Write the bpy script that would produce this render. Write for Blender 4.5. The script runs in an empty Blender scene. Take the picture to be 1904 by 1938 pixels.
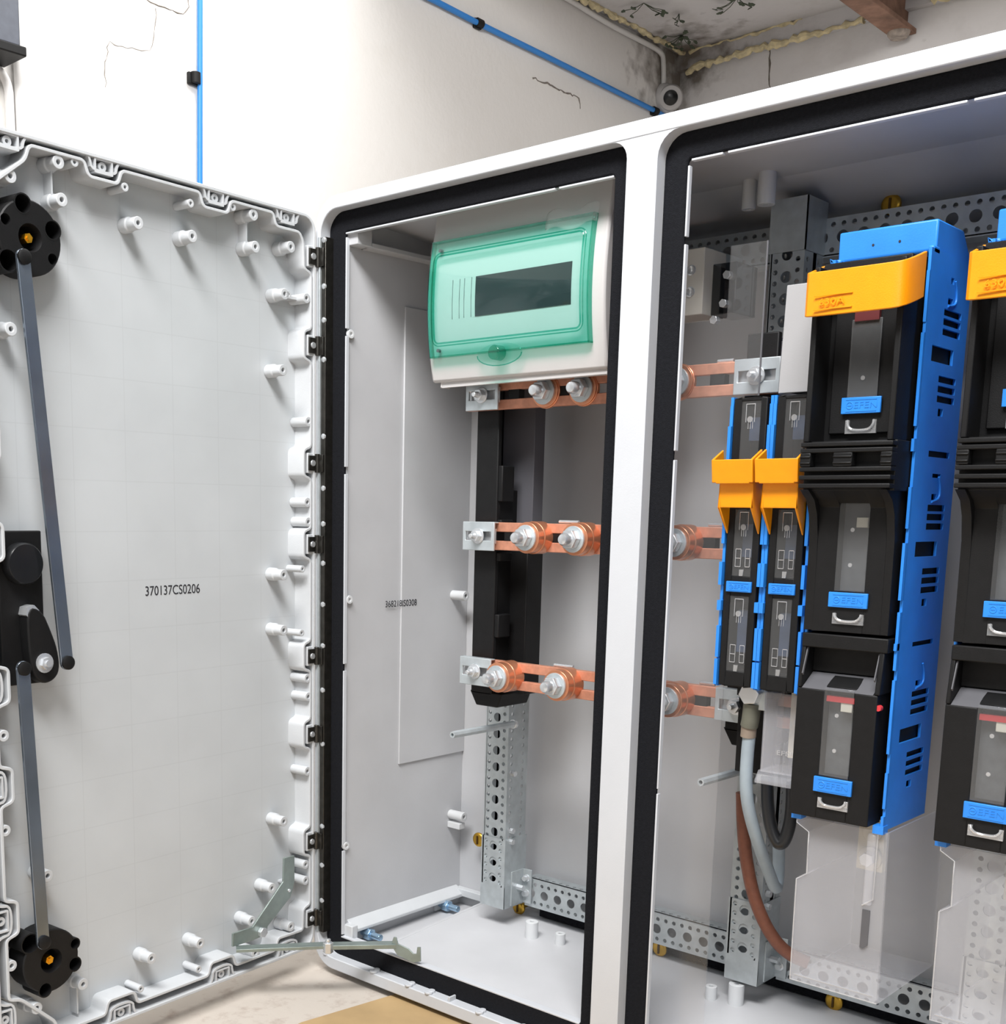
import bpy, bmesh, math, random
from mathutils import Matrix, Vector
random.seed(7)
PI = math.pi
SC = bpy.context.scene
COL = SC.collection

# ------------------------------------------------------------------ camera
F, CX, CY = 2268.77, 749.05, 1340.56
CAM = Vector((0.79494, -1.17466, 0.03153))
RM = Matrix(((0.72079, 0.12307, -0.68214), (0.69302, -0.10852, 0.71271), (0.01369, -0.98645, -0.16350)))
cd = bpy.data.cameras.new('camera'); cam = bpy.data.objects.new('camera', cd); COL.objects.link(cam)
cd.sensor_fit = 'HORIZONTAL'; cd.sensor_width = 36.0
cd.lens = F / 1904 * 36.0
cd.shift_x = (952 - CX) / 1904; cd.shift_y = (CY - 969) / 1904
cd.clip_start = 0.02; cd.clip_end = 60
m3 = Matrix((RM.col[0], -RM.col[1], -RM.col[2])).transposed()
cam.matrix_world = Matrix.Translation(CAM) @ m3.to_4x4()
SC.camera = cam

def ray(u, v): return RM @ Vector(((u - CX) / F, (v - CY) / F, 1.0))
def at_y(u, v, Y):
    d = ray(u, v); return CAM + d * ((Y - CAM.y) / d.y)
def at_x(u, v, X):
    d = ray(u, v); return CAM + d * ((X - CAM.x) / d.x)
def at_z(u, v, Z):
    d = ray(u, v); return CAM + d * ((Z - CAM.z) / d.z)

# ------------------------------------------------------------------ materials
def srgb(r, g, b):
    f = lambda c: c / 12.92 if c <= 0.04045 else ((c + 0.055) / 1.055) ** 2.4
    return (f(r / 255), f(g / 255), f(b / 255), 1)

def mat(name, col, rough=0.5, metal=0.0, noise=0.0, nscale=60, bump=0.0, bscale=300, spec=0.5, coat=0.0):
    m = bpy.data.materials.new(name); m.use_nodes = True
    nt = m.node_tree; b = nt.nodes['Principled BSDF']
    b.inputs['Base Color'].default_value = col
    b.inputs['Roughness'].default_value = rough
    b.inputs['Metallic'].default_value = metal
    b.inputs['Specular IOR Level'].default_value = spec
    b.inputs['Coat Weight'].default_value = coat
    if noise or bump:
        tc = nt.nodes.new('ShaderNodeTexCoord')
    if noise:
        n = nt.nodes.new('ShaderNodeTexNoise'); n.inputs['Scale'].default_value = nscale; n.inputs['Detail'].default_value = 5
        nt.links.new(tc.outputs['Object'], n.inputs['Vector'])
        r = nt.nodes.new('ShaderNodeMapRange'); r.inputs[1].default_value = 0.3; r.inputs[2].default_value = 0.7
        r.inputs[3].default_value = 1 - noise; r.inputs[4].default_value = 1 + noise
        nt.links.new(n.outputs['Fac'], r.inputs[0])
        mx = nt.nodes.new('ShaderNodeVectorMath'); mx.operation = 'SCALE'
        mx.inputs[0].default_value = col[:3]
        nt.links.new(r.outputs[0], mx.inputs['Scale'])
        nt.links.new(mx.outputs[0], b.inputs['Base Color'])
    if bump:
        n2 = nt.nodes.new('ShaderNodeTexNoise'); n2.inputs['Scale'].default_value = bscale; n2.inputs['Detail'].default_value = 3
        nt.links.new(tc.outputs['Object'], n2.inputs['Vector'])
        bp = nt.nodes.new('ShaderNodeBump'); bp.inputs['Strength'].default_value = bump; bp.inputs['Distance'].default_value = 0.002
        nt.links.new(n2.outputs['Fac'], bp.inputs['Height']); nt.links.new(bp.outputs[0], b.inputs['Normal'])
    return m

def clear(name, tint, fac=0.10, rough=0.05, haze=0.0, hazecol=(0.8, 0.8, 0.8, 1), ior=1.45):
    m = bpy.data.materials.new(name); m.use_nodes = True
    nt = m.node_tree; nt.nodes.clear()
    out = nt.nodes.new('ShaderNodeOutputMaterial')
    tr = nt.nodes.new('ShaderNodeBsdfTransparent'); tr.inputs[0].default_value = tint
    gl = nt.nodes.new('ShaderNodeBsdfGlossy'); gl.inputs['Roughness'].default_value = rough
    gl.inputs[0].default_value = (1, 1, 1, 1)
    fr = nt.nodes.new('ShaderNodeFresnel'); fr.inputs[0].default_value = ior
    mth = nt.nodes.new('ShaderNodeMath'); mth.operation = 'ADD'; mth.inputs[1].default_value = fac - 0.04
    nt.links.new(fr.outputs[0], mth.inputs[0])
    mx = nt.nodes.new('ShaderNodeMixShader')
    # reflect at the outer face only: a thin clear wall without refraction has no total inner reflection
    ge = nt.nodes.new('ShaderNodeNewGeometry'); iv = nt.nodes.new('ShaderNodeMath'); iv.operation = 'SUBTRACT'; iv.inputs[0].default_value = 1.0
    nt.links.new(ge.outputs['Backfacing'], iv.inputs[1])
    ml = nt.nodes.new('ShaderNodeMath'); ml.operation = 'MULTIPLY'; ml.use_clamp = True
    nt.links.new(mth.outputs[0], ml.inputs[0]); nt.links.new(iv.outputs[0], ml.inputs[1])
    nt.links.new(ml.outputs[0], mx.inputs[0])
    src = tr.outputs[0]
    if haze:
        df = nt.nodes.new('ShaderNodeBsdfDiffuse'); df.inputs[0].default_value = hazecol
        m2 = nt.nodes.new('ShaderNodeMixShader'); m2.inputs[0].default_value = haze
        nt.links.new(tr.outputs[0], m2.inputs[1]); nt.links.new(df.outputs[0], m2.inputs[2]); src = m2.outputs[0]
    nt.links.new(src, mx.inputs[1]); nt.links.new(gl.outputs[0], mx.inputs[2])
    nt.links.new(mx.outputs[0], out.inputs[0])
    return m

GREY = mat('grey_polyester', srgb(204, 207, 210), 0.45, noise=0.03, nscale=25, bump=0.08, bscale=500)
GREYIN = mat('grey_polyester_inside', srgb(196, 197, 200), 0.5, noise=0.05, nscale=9, bump=0.06, bscale=400)
FRAME = mat('frame_white', srgb(202, 205, 210), 0.4, noise=0.02, nscale=15, bump=0.05, bscale=600)
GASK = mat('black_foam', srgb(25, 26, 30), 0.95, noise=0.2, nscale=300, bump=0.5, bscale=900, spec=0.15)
BLACK = mat('black_plastic', srgb(18, 18, 19), 0.55, noise=0.15, nscale=80, bump=0.1, bscale=900, spec=0.3)
BLACKG = mat('black_gloss', srgb(24, 25, 27), 0.3, noise=0.1, nscale=60)
DGREY = mat('dark_grey_plastic', srgb(92, 92, 96), 0.5, noise=0.05)
BLUE = mat('blue_plastic', srgb(44, 134, 228), 0.42, noise=0.05, nscale=40, bump=0.06, bscale=800)
ORANGE = mat('orange_plastic', srgb(240, 150, 4), 0.4, noise=0.04, nscale=60, bump=0.1, bscale=900)
STEEL = mat('zinc_steel', srgb(200, 208, 212), 0.38, 0.5, noise=0.12, nscale=50)
GALV = mat('galvanised', srgb(190, 197, 200), 0.45, 0.6, noise=0.10, nscale=70)
CHROME = mat('bright_bolt', srgb(218, 221, 224), 0.25, 0.65)
RODM = mat('rod_steel', srgb(132, 142, 154), 0.24, 0.82, noise=0.25, nscale=9)
DSTEEL = mat('hinge_steel', srgb(78, 76, 72), 0.35, 0.9, noise=0.2, nscale=90)
COPPER = mat('copper', srgb(208, 146, 120), 0.5, 0.35, noise=0.14, nscale=110)
COPPER2 = mat('copper_bright', srgb(224, 152, 116), 0.28, 0.7, noise=0.08, nscale=60)
BRASS = mat('brass', srgb(200, 158, 62), 0.3, 0.9, noise=0.1, nscale=120)
GOLDS = mat('gold_screw', srgb(240, 180, 50), 0.25, 0.9)
BLZINC = mat('blue_zinc', srgb(165, 196, 222), 0.25, 0.8)
CREAM = mat('cream_ceramic', srgb(222, 216, 200), 0.5)
FUSEG = mat('fuse_grey', srgb(96, 97, 98), 0.5, noise=0.15, nscale=120)
RED = mat('red_plastic', srgb(205, 55, 60), 0.5)
DARKRED = mat('dark_red_plastic', srgb(92, 34, 36), 0.5)
INK = mat('black_ink', srgb(38, 38, 44), 0.7)
BOXW = mat('box_white', srgb(200, 197, 196), 0.42, bump=0.05, bscale=700)
RIMEDGE = mat('rod_green_steel', srgb(150, 162, 158), 0.4, 0.6, noise=0.1, nscale=60)
GREYCAB = mat('grey_cable', srgb(160, 173, 182), 0.45, noise=0.06)
BROWNCAB = mat('brown_cable', srgb(126, 78, 60), 0.5, noise=0.12, nscale=120)
BLACKCAB = mat('black_cable', srgb(28, 29, 31), 0.35)
OLIVE = mat('lug_sleeve', srgb(104, 104, 92), 0.6, noise=0.08)
LUGM = mat('lug_band', srgb(142, 128, 114), 0.6, noise=0.08)
BLUECAB = mat('blue_cable', srgb(52, 140, 224), 0.4)
WHITECAB = mat('white_cable', srgb(232, 230, 228), 0.5)
LIGHTGREY = mat('light_grey_plastic', srgb(164, 164, 166), 0.45, bump=0.05, bscale=700)
RUST = mat('rusty_steel', srgb(150, 116, 98), 0.85, noise=0.35, nscale=18, bump=0.3, bscale=80)
FOAM = mat('yellow_foam', srgb(228, 213, 172), 0.9, noise=0.25, nscale=40, bump=0.8, bscale=60)
LEAF = mat('ivy_leaf', srgb(74, 84, 66), 0.7, noise=0.3, nscale=60)
DARKBOX = mat('dark_box', srgb(86, 90, 100), 0.5, noise=0.1)
CLEAR = clear('clear_polycarbonate', (0.985, 0.985, 0.99, 1), 0.045, 0.22, 0.03)
COVERC = clear('clear_terminal_cover', (0.988, 0.988, 0.992, 1), 0.045, 0.15, 0.15, (0.84, 0.84, 0.88, 1), 1.2)
WINC = clear('clear_window', (0.90, 0.91, 0.92, 1), 0.07, 0.10, 0.04)
CLIPC = clear('clear_clip', (0.85, 0.86, 0.88, 1), 0.25, 0.08, 0.25, (0.9, 0.9, 0.9, 1))
GREEN = clear('green_clear', (0.835, 0.972, 0.948, 1), 0.045, 0.05)
GREEN2 = clear('green_clear_rib', (0.36, 0.80, 0.72, 1), 0.06, 0.10)
FILM = clear('plastic_film', (1, 1, 1, 1), 0.03, 0.12, 0.03, (0.95, 0.95, 0.95, 1))

def door_material():
    m = mat('door_polyester', srgb(202, 206, 209), 0.45, bump=0.0)
    nt = m.node_tree; b = nt.nodes['Principled BSDF']
    tc = nt.nodes.new('ShaderNodeTexCoord'); mp = nt.nodes.new('ShaderNodeMapping')
    nt.links.new(tc.outputs['Object'], mp.inputs[0])
    mp.inputs['Rotation'].default_value = (PI / 2, 0, 0)
    br = nt.nodes.new('ShaderNodeTexBrick'); br.offset = 0
    br.inputs['Scale'].default_value = 1.0
    br.inputs['Brick Width'].default_value = 0.077; br.inputs['Row Height'].default_value = 0.0615
    br.inputs['Mortar Size'].default_value = 0.0007
    c = srgb(202, 206, 209); d = tuple(x * 0.945 for x in c[:3]) + (1,)
    br.inputs['Color1'].default_value = c; br.inputs['Color2'].default_value = c; br.inputs['Mortar'].default_value = d
    nt.links.new(mp.outputs[0], br.inputs['Vector'])
    n = nt.nodes.new('ShaderNodeTexNoise'); n.inputs['Scale'].default_value = 9; n.inputs['Detail'].default_value = 6
    nt.links.new(tc.outputs['Object'], n.inputs['Vector'])
    mr = nt.nodes.new('ShaderNodeMapRange'); mr.inputs[1].default_value = 0.3; mr.inputs[2].default_value = 0.7
    mr.inputs[3].default_value = 0.95; mr.inputs[4].default_value = 1.03
    nt.links.new(n.outputs['Fac'], mr.inputs[0])
    sc = nt.nodes.new('ShaderNodeVectorMath'); sc.operation = 'SCALE'
    nt.links.new(br.outputs['Color'], sc.inputs[0]); nt.links.new(mr.outputs[0], sc.inputs['Scale'])
    nt.links.new(sc.outputs[0], b.inputs['Base Color'])
    return m
DOORM = door_material()

def plaster(name, base, stain, sscale, seed, amount=0.5, mould=0.0):
    m = mat(name, base, 0.85)
    nt = m.node_tree; b = nt.nodes['Principled BSDF']
    tc = nt.nodes.new('ShaderNodeTexCoord')
    n = nt.nodes.new('ShaderNodeTexNoise'); n.noise_dimensions = '4D'; n.inputs['W'].default_value = seed
    n.inputs['Scale'].default_value = sscale; n.inputs['Detail'].default_value = 8; n.inputs['Roughness'].default_value = 0.65
    nt.links.new(tc.outputs['Object'], n.inputs['Vector'])
    r = nt.nodes.new('ShaderNodeMapRange'); r.inputs[1].default_value = 0.52; r.inputs[2].default_value = 0.72
    r.inputs[3].default_value = 0; r.inputs[4].default_value = amount
    nt.links.new(n.outputs['Fac'], r.inputs[0])
    mx = nt.nodes.new('ShaderNodeMix'); mx.data_type = 'RGBA'
    mx.inputs[6].default_value = base; mx.inputs[7].default_value = stain
    nt.links.new(r.outputs[0], mx.inputs[0]); nt.links.new(mx.outputs[2], b.inputs['Base Color'])
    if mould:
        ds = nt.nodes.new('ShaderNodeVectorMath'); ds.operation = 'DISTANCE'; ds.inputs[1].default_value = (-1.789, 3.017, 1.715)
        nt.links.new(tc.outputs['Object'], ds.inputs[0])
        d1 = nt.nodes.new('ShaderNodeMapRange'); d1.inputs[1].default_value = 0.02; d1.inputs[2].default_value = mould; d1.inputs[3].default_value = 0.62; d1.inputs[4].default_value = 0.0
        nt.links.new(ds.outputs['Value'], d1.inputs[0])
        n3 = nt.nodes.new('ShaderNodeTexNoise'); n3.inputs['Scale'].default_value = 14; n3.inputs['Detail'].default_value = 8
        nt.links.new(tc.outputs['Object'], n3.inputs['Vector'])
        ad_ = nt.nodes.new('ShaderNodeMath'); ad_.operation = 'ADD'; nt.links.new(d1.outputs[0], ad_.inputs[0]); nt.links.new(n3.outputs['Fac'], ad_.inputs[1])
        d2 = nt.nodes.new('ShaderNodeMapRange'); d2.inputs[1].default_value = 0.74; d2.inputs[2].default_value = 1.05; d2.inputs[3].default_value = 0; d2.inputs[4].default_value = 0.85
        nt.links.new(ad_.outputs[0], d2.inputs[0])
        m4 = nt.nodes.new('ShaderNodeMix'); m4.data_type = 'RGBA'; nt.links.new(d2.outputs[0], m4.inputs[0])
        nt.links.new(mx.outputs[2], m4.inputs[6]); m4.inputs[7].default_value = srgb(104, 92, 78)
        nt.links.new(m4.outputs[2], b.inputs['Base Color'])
    n2 = nt.nodes.new('ShaderNodeTexNoise'); n2.inputs['Scale'].default_value = 45; n2.inputs['Detail'].default_value = 6
    nt.links.new(tc.outputs['Object'], n2.inputs['Vector'])
    bp = nt.nodes.new('ShaderNodeBump'); bp.inputs['Strength'].default_value = 0.12; bp.inputs['Distance'].default_value = 0.01
    nt.links.new(n2.outputs['Fac'], bp.inputs['Height']); nt.links.new(bp.outputs[0], b.inputs['Normal'])
    return m
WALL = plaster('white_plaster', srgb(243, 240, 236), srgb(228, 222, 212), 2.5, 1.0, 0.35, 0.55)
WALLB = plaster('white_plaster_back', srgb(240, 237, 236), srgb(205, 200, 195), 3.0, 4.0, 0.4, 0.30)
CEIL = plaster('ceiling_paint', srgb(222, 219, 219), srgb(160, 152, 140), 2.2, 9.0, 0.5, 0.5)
FLOORM = plaster('concrete_floor', srgb(196, 187, 177), srgb(156, 138, 127), 26.0, 3.0, 0.8)
CARD = mat('cardboard', srgb(178, 150, 108), 0.8, noise=0.12, nscale=14)
STAIN = mat('mould_stain', srgb(112, 104, 92), 0.95, noise=0.45, nscale=30)
CRACK = mat('wall_crack', srgb(132, 124, 116), 0.95, noise=0.3, nscale=80)

# ------------------------------------------------------------------ mesh builder
class MB:
    def __init__(s): s.v = []; s.f = []
    def add(s, vs, fs):
        o = len(s.v); s.v += [tuple(x) for x in vs]; s.f += [tuple(i + o for i in f) for f in fs]; return s
    def box(s, x0, x1, y0, y1, z0, z1):
        return s.add([(x, y, z) for x in (x0, x1) for y in (y0, y1) for z in (z0, z1)],
                     [(0, 1, 3, 2), (4, 6, 7, 5), (0, 4, 5, 1), (2, 3, 7, 6), (0, 2, 6, 4), (1, 5, 7, 3)])
    def cyl(s, a, b, r, n=20, r2=None, caps=True):
        a = Vector(a); b = Vector(b); d = (b - a).normalized(); r2 = r if r2 is None else r2
        x = d.orthogonal().normalized(); y = d.cross(x)
        vs = []
        for c, rr in ((a, r), (b, r2)):
            for k in range(n):
                t = 2 * PI * k / n; vs.append(c + x * (rr * math.cos(t)) + y * (rr * math.sin(t)))
        fs = [(k, (k + 1) % n, n + (k + 1) % n, n + k) for k in range(n)]
        if caps: fs += [tuple(range(n)), tuple(range(n, 2 * n))]
        return s.add(vs, fs)
    def hexa(s, a, b, r, rot=0.0):
        a = Vector(a); b = Vector(b); d = (b - a).normalized(); x = d.orthogonal().normalized(); y = d.cross(x)
        vs = [c + x * (r * math.cos(rot + k * PI / 3)) + y * (r * math.sin(rot + k * PI / 3)) for c in (a, b) for k in range(6)]
        return s.add(vs, [(k, (k + 1) % 6, 6 + (k + 1) % 6, 6 + k) for k in range(6)] + [tuple(range(6)), tuple(range(6, 12))])
    def lathe(s, a, d, prof, n=24):
        """prof: list of (r, h) along axis d from a; closed at ends when r = 0"""
        a = Vector(a); d = Vector(d).normalized(); x = d.orthogonal().normalized(); y = d.cross(x)
        vs = []; m = len(prof)
        for r, h in prof:
            for k in range(n):
                t = 2 * PI * k / n; vs.append(a + d * h + x * (r * math.cos(t)) + y * (r * math.sin(t)))
        fs = [(i * n + k, i * n + (k + 1) % n, (i + 1) * n + (k + 1) % n, (i + 1) * n + k) for i in range(m - 1) for k in range(n)]
        fs += [tuple(range(n)), tuple(range((m - 1) * n, m * n))]
        return s.add(vs, fs)
    def tube(s, pts, r, n=12, closed=False):
        pts = [Vector(p) for p in pts]; m = len(pts); rs = r if isinstance(r, (list, tuple)) else [r] * m
        up = None; vs = []
        for i, p in enumerate(pts):
            d = (pts[min(i + 1, m - 1)] - pts[max(i - 1, 0)]).normalized()
            if up is None: up = d.orthogonal().normalized()
            up = (up - d * up.dot(d)).normalized(); w = d.cross(up)
            vs += [p + up * (rs[i] * math.cos(2 * PI * k / n)) + w * (rs[i] * math.sin(2 * PI * k / n)) for k in range(n)]
        fs = [(i * n + k, i * n + (k + 1) % n, (i + 1) * n + (k + 1) % n, (i + 1) * n + k) for i in range(m - 1) for k in range(n)]
        fs += [tuple(range(n)), tuple(range((m - 1) * n, m * n))]
        return s.add(vs, fs)
    def prism(s, poly, fn0, fn1):
        """poly of 2d points; fn0/fn1 map (a,b) to the two end faces"""
        n = len(poly)
        return s.add([fn0(*p) for p in poly] + [fn1(*p) for p in poly],
                     [tuple(range(n)), tuple(range(n, 2 * n))] + [(k, (k + 1) % n, n + (k + 1) % n, n + k) for k in range(n)])
    def prism_y(s, poly, y0, y1): return s.prism(poly, lambda a, b: (a, y0, b), lambda a, b: (a, y1, b))
    def prism_x(s, poly, x0, x1): return s.prism(poly, lambda a, b: (x0, a, b), lambda a, b: (x1, a, b))
    def prism_z(s, poly, z0, z1): return s.prism(poly, lambda a, b: (a, b, z0), lambda a, b: (a, b, z1))
    def ring_y(s, outer, inner, y0, y1):
        """outer/inner polygons (x,z) with equal counts"""
        n = len(outer); vs = []
        for y in (y0, y1):
            for p in outer: vs.append((p[0], y, p[1]))
            for p in inner: vs.append((p[0], y, p[1]))
        fs = []
        for k in range(n):
            j = (k + 1) % n
            fs += [(k, j, n + j, n + k), (2 * n + k, 3 * n + k, 3 * n + j, 2 * n + j),
                   (k, 2 * n + k, 2 * n + j, j), (n + k, n + j, 3 * n + j, 3 * n + k)]
        return s.add(vs, fs)
    def ribbon(s, path, t, y0, y1, closed=True):
        """wall of thickness t along path (x,z), from y0 to y1"""
        n = len(path); L = []; R = []
        for i in range(n):
            a = Vector(path[(i - 1) % n]) if (closed or i) else Vector(path[i])
            b = Vector(path[(i + 1) % n]) if (closed or i < n - 1) else Vector(path[i])
            d = (b - a); d = d.normalized() if d.length else Vector((1, 0)); nn = Vector((-d.y, d.x)) * (t / 2)
            p = Vector(path[i]); L.append(p + nn); R.append(p - nn)
        if closed: return s.ring_y(L, R, y0, y1)
        poly = L + R[::-1]
        vs = [(p.x, y0, p.y) for p in L + R] + [(p.x, y1, p.y) for p in L + R]
        fs = []
        for k in range(n - 1):
            fs += [(k, k + 1, n + k + 1, n + k), (2 * n + k, 3 * n + k, 3 * n + k + 1, 2 * n + k + 1),
                   (k, 2 * n + k, 2 * n + k + 1, k + 1), (n + k, n + k + 1, 3 * n + k + 1, 3 * n + k)]
        fs += [(0, n, 3 * n, 2 * n), (n - 1, 3 * n - 1, 4 * n - 1, 2 * n - 1)]
        return s.add(vs, fs)
    def plate_holes(s, a0, a1, b0, b1, holes, fn, d):
        """plate in (a,b) with rectangular holes, thickness d; fn(a,b,h)->xyz"""
        A = sorted({a0, a1, *[x for h in holes for x in h[:2]]}); B = sorted({b0, b1, *[x for h in holes for x in h[2:]]})
        A = [a for a in A if a0 <= a <= a1]; B = [b for b in B if b0 <= b <= b1]
        solid = lambda i, j: 0 <= i < len(A) - 1 and 0 <= j < len(B) - 1 and not any(
            h[0] - 1e-9 <= A[i] and A[i + 1] <= h[1] + 1e-9 and h[2] - 1e-9 <= B[j] and B[j + 1] <= h[3] + 1e-9 for h in holes)
        for i in range(len(A) - 1):
            for j in range(len(B) - 1):
                if not solid(i, j): continue
                c = [(A[i], B[j]), (A[i + 1], B[j]), (A[i + 1], B[j + 1]), (A[i], B[j + 1])]
                vs = [fn(*p, 0) for p in c] + [fn(*p, d) for p in c]
                fs = [(0, 1, 2, 3), (4, 7, 6, 5)]
                for k, (di, dj) in enumerate(((0, -1), (1, 0), (0, 1), (-1, 0))):
                    if not solid(i + di, j + dj): fs.append((k, (k + 1) % 4, 4 + (k + 1) % 4, 4 + k))
                s.add(vs, fs)
        return s
    def perf(s, length, rows, fn, d):
        """perforated strip: rows of (t0,t1,pitch,r,(s0,s1) or None); fn(s,t,h)->xyz"""
        for t0, t1, pitch, r, rng in rows:
            n = max(1, round(length / pitch)); w = length / n; tm = (t0 + t1) / 2
            if not r:
                vs = [fn(a, b, h) for h in (0, d) for a, b in ((0, t0), (length, t0), (length, t1), (0, t1))]
                s.add(vs, [(0, 1, 2, 3), (4, 7, 6, 5)]); continue
            for i in range(n):
                s0, s1 = i * w, (i + 1) * w; sm = (s0 + s1) / 2
                P = [(s1, tm), (s1, t1), (sm, t1), (s0, t1), (s0, tm), (s0, t0), (sm, t0), (s1, t0)]
                if rng and not (rng[0] <= sm <= rng[1]):
                    s.add([fn(*P[k], h) for h in (0, d) for k in (1, 3, 5, 7)], [(0, 1, 2, 3), (4, 7, 6, 5)]); continue
                C = [(sm + r * math.cos(k * PI / 8), tm + r * math.sin(k * PI / 8)) for k in range(16)]
                vs = [fn(*q, 0) for q in P + C] + [fn(*q, d) for q in P + C]
                fs = []
                for k in range(8):
                    j = (k + 1) % 8
                    f = (k, j, 8 + (2 * k + 2) % 16, 8 + 2 * k + 1, 8 + 2 * k)
                    fs.append(f); fs.append(tuple(x + 24 for x in f[::-1]))
                for k in range(16):
                    j = (k + 1) % 16; fs.append((8 + k, 8 + j, 32 + j, 32 + k))
                s.add(vs, fs)
        return s

def finish(name, mb, m, bevel=0.0, smooth=True, seg=2):
    me = bpy.data.meshes.new(name); me.from_pydata(mb.v, [], mb.f)
    bm = bmesh.new(); bm.from_mesh(me)
    bmesh.ops.remove_doubles(bm, verts=bm.verts, dist=1e-6)
    bmesh.ops.recalc_face_normals(bm, faces=bm.faces)
    bm.to_mesh(me); bm.free()
    if smooth:
        me.shade_smooth(); me.set_sharp_from_angle(angle=math.radians(35))
    for mm in (m if isinstance(m, (list, tuple)) else [m]): me.materials.append(mm)
    o = bpy.data.objects.new(name, me); COL.objects.link(o)
    if bevel:
        b = o.modifiers.new('bevel', 'BEVEL'); b.width = bevel; b.segments = seg; b.limit_method = 'ANGLE'; b.angle_limit = math.radians(40)
        b.harden_normals = False
    return o

def put(o, parent):
    o.parent = parent
    if parent.type == 'EMPTY': o.matrix_parent_inverse = Matrix.Translation(parent.location).inverted()
    return o
def obj(name, mb, m, parent=None, bevel=0.0, label=None, smooth=True):
    o = finish(name, mb, m, bevel, smooth)
    if parent is not None: put(o, parent)
    if label: o['label'] = label
    return o
def sub(name, mb, m, parent, bevel=0.0, label=None):
    """child in its parent's own local frame"""
    o = finish(name, mb, m, bevel); o.parent = parent
    if label: o['label'] = label
    return o
def islands(mb):
    par = list(range(len(mb.v)))
    def find(a):
        while par[a] != a: par[a] = par[par[a]]; a = par[a]
        return a
    for f in mb.f:
        for k in f[1:]: par[find(k)] = find(f[0])
    grp = {}
    for f in mb.f: grp.setdefault(find(f[0]), []).append(f)
    out = []
    for fs in grp.values():
        ids = sorted({k for f in fs for k in f}); mp = {k: i for i, k in enumerate(ids)}
        m = MB(); m.v = [mb.v[k] for k in ids]; m.f = [tuple(mp[k] for k in f) for f in fs]; out.append(m)
    return out
def obj_each(name, mb, m, parent, bevel=0.0): return [obj(name, i, m, parent, bevel) for i in islands(mb)]
def sub_each(name, mb, m, parent, bevel=0.0): return [sub(name, i, m, parent, bevel) for i in islands(mb)]
def tag(o, label, cat, group=None):
    o['label'] = label; o['category'] = cat
    if group: o['group'] = group
    return o
def thing(name, label, cat, loc, group=None):
    o = bpy.data.objects.new(name, None); COL.objects.link(o); o.empty_display_size = 0.02
    o.location = Vector(loc); return tag(o, label, cat, group)
def struct(name, mb, m, parent=None):
    o = finish(name, mb, m, smooth=False); o['kind'] = 'structure'; return o
def dup(root, off, label, group=None):
    r = root.copy(); COL.objects.link(r); r.location = root.location + Vector(off); r['label'] = label
    if group: r['group'] = group
    def rec(src, dst):
        for ch in list(src.children):
            c = ch.copy(); COL.objects.link(c); mi = ch.matrix_parent_inverse.copy(); c.parent = dst; c.matrix_parent_inverse = mi; rec(ch, c)
    rec(root, r); return r
def copy_sub(o, parent, loc=None):
    c = o.copy(); COL.objects.link(c); c.parent = parent
    if loc is not None: c.location = Vector(loc)
    return c

def rrect(x0, x1, z0, z1, r, n=6):
    out = []
    for cx, cz, a in ((x1 - r, z1 - r, 0), (x0 + r, z1 - r, 90), (x0 + r, z0 + r, 180), (x1 - r, z0 + r, 270)):
        for k in range(n + 1):
            t = math.radians(a + 90 * k / n); out.append((cx + r * math.cos(t), cz + r * math.sin(t)))
    return out
def chaikin(p, it=2, closed=True):
    p = [Vector(q) for q in p]
    for _ in range(it):
        q = []; n = len(p); rng = range(n) if closed else range(n - 1)
        if not closed: q.append(p[0])
        for i in rng:
            a, b = p[i], p[(i + 1) % n]; q += [a * 0.75 + b * 0.25, a * 0.25 + b * 0.75]
        if not closed: q.append(p[-1])
        p = q
    return p
def round_corners(p, r, n=4):
    out = []; m = len(p)
    for i in range(m):
        a, b, c = Vector(p[i - 1]), Vector(p[i]), Vector(p[(i + 1) % m])
        k1 = min(r, (a - b).length * 0.48); k2 = min(r, (c - b).length * 0.48)
        s0 = b + (a - b).normalized() * k1; s1 = b + (c - b).normalized() * k2
        for j in range(n + 1):
            t = j / n; out.append(s0 * (1 - t) ** 2 + b * (2 * t * (1 - t)) + s1 * t * t)
    return out
def smooth_path(p, it=3): return chaikin(p, it, False)

def text_obj(name, s, size, extr, mtx, m, parent=None, xs=1.0, align='CENTER', direct=False):
    c = bpy.data.curves.new(name, 'FONT'); c.body = s; c.size = size; c.extrude = extr; c.align_x = align; c.align_y = 'CENTER'
    t = bpy.data.objects.new('tmp', c); COL.objects.link(t)
    dg = bpy.context.evaluated_depsgraph_get(); dg.update()
    me = bpy.data.meshes.new_from_object(t.evaluated_get(dg)); bpy.data.objects.remove(t)
    me.transform(Matrix.Diagonal((xs, 1, 1, 1))); me.transform(mtx)
    me.materials.clear(); me.materials.append(m)
    o = bpy.data.objects.new(name, me); COL.objects.link(o)
    if parent is not None:
        if direct: o.parent = parent
        else: put(o, parent)
    return o
FACE_FRONT = Matrix.Rotation(PI / 2, 4, 'X')           # text readable from -Y

# ------------------------------------------------------------------ setting
WX, WY, WZ, FZ = -1.789, 3.017, 1.715, -0.662
struct('wall_left', MB().box(WX - 0.1, WX, -6.0, WY + 0.1, FZ, WZ + 0.1), WALL)
struct('wall_back', MB().box(WX, 3.2, WY, WY + 0.1, FZ, WZ + 0.1), WALLB)
struct('floor', MB().box(WX - 0.1, 3.2, -6.0, WY + 0.1, FZ - 0.05, FZ), FLOORM)
struct('ceiling', MB().box(WX - 0.1, 3.2, 1.2, WY + 0.1, WZ, WZ + 0.08), CEIL)
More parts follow.
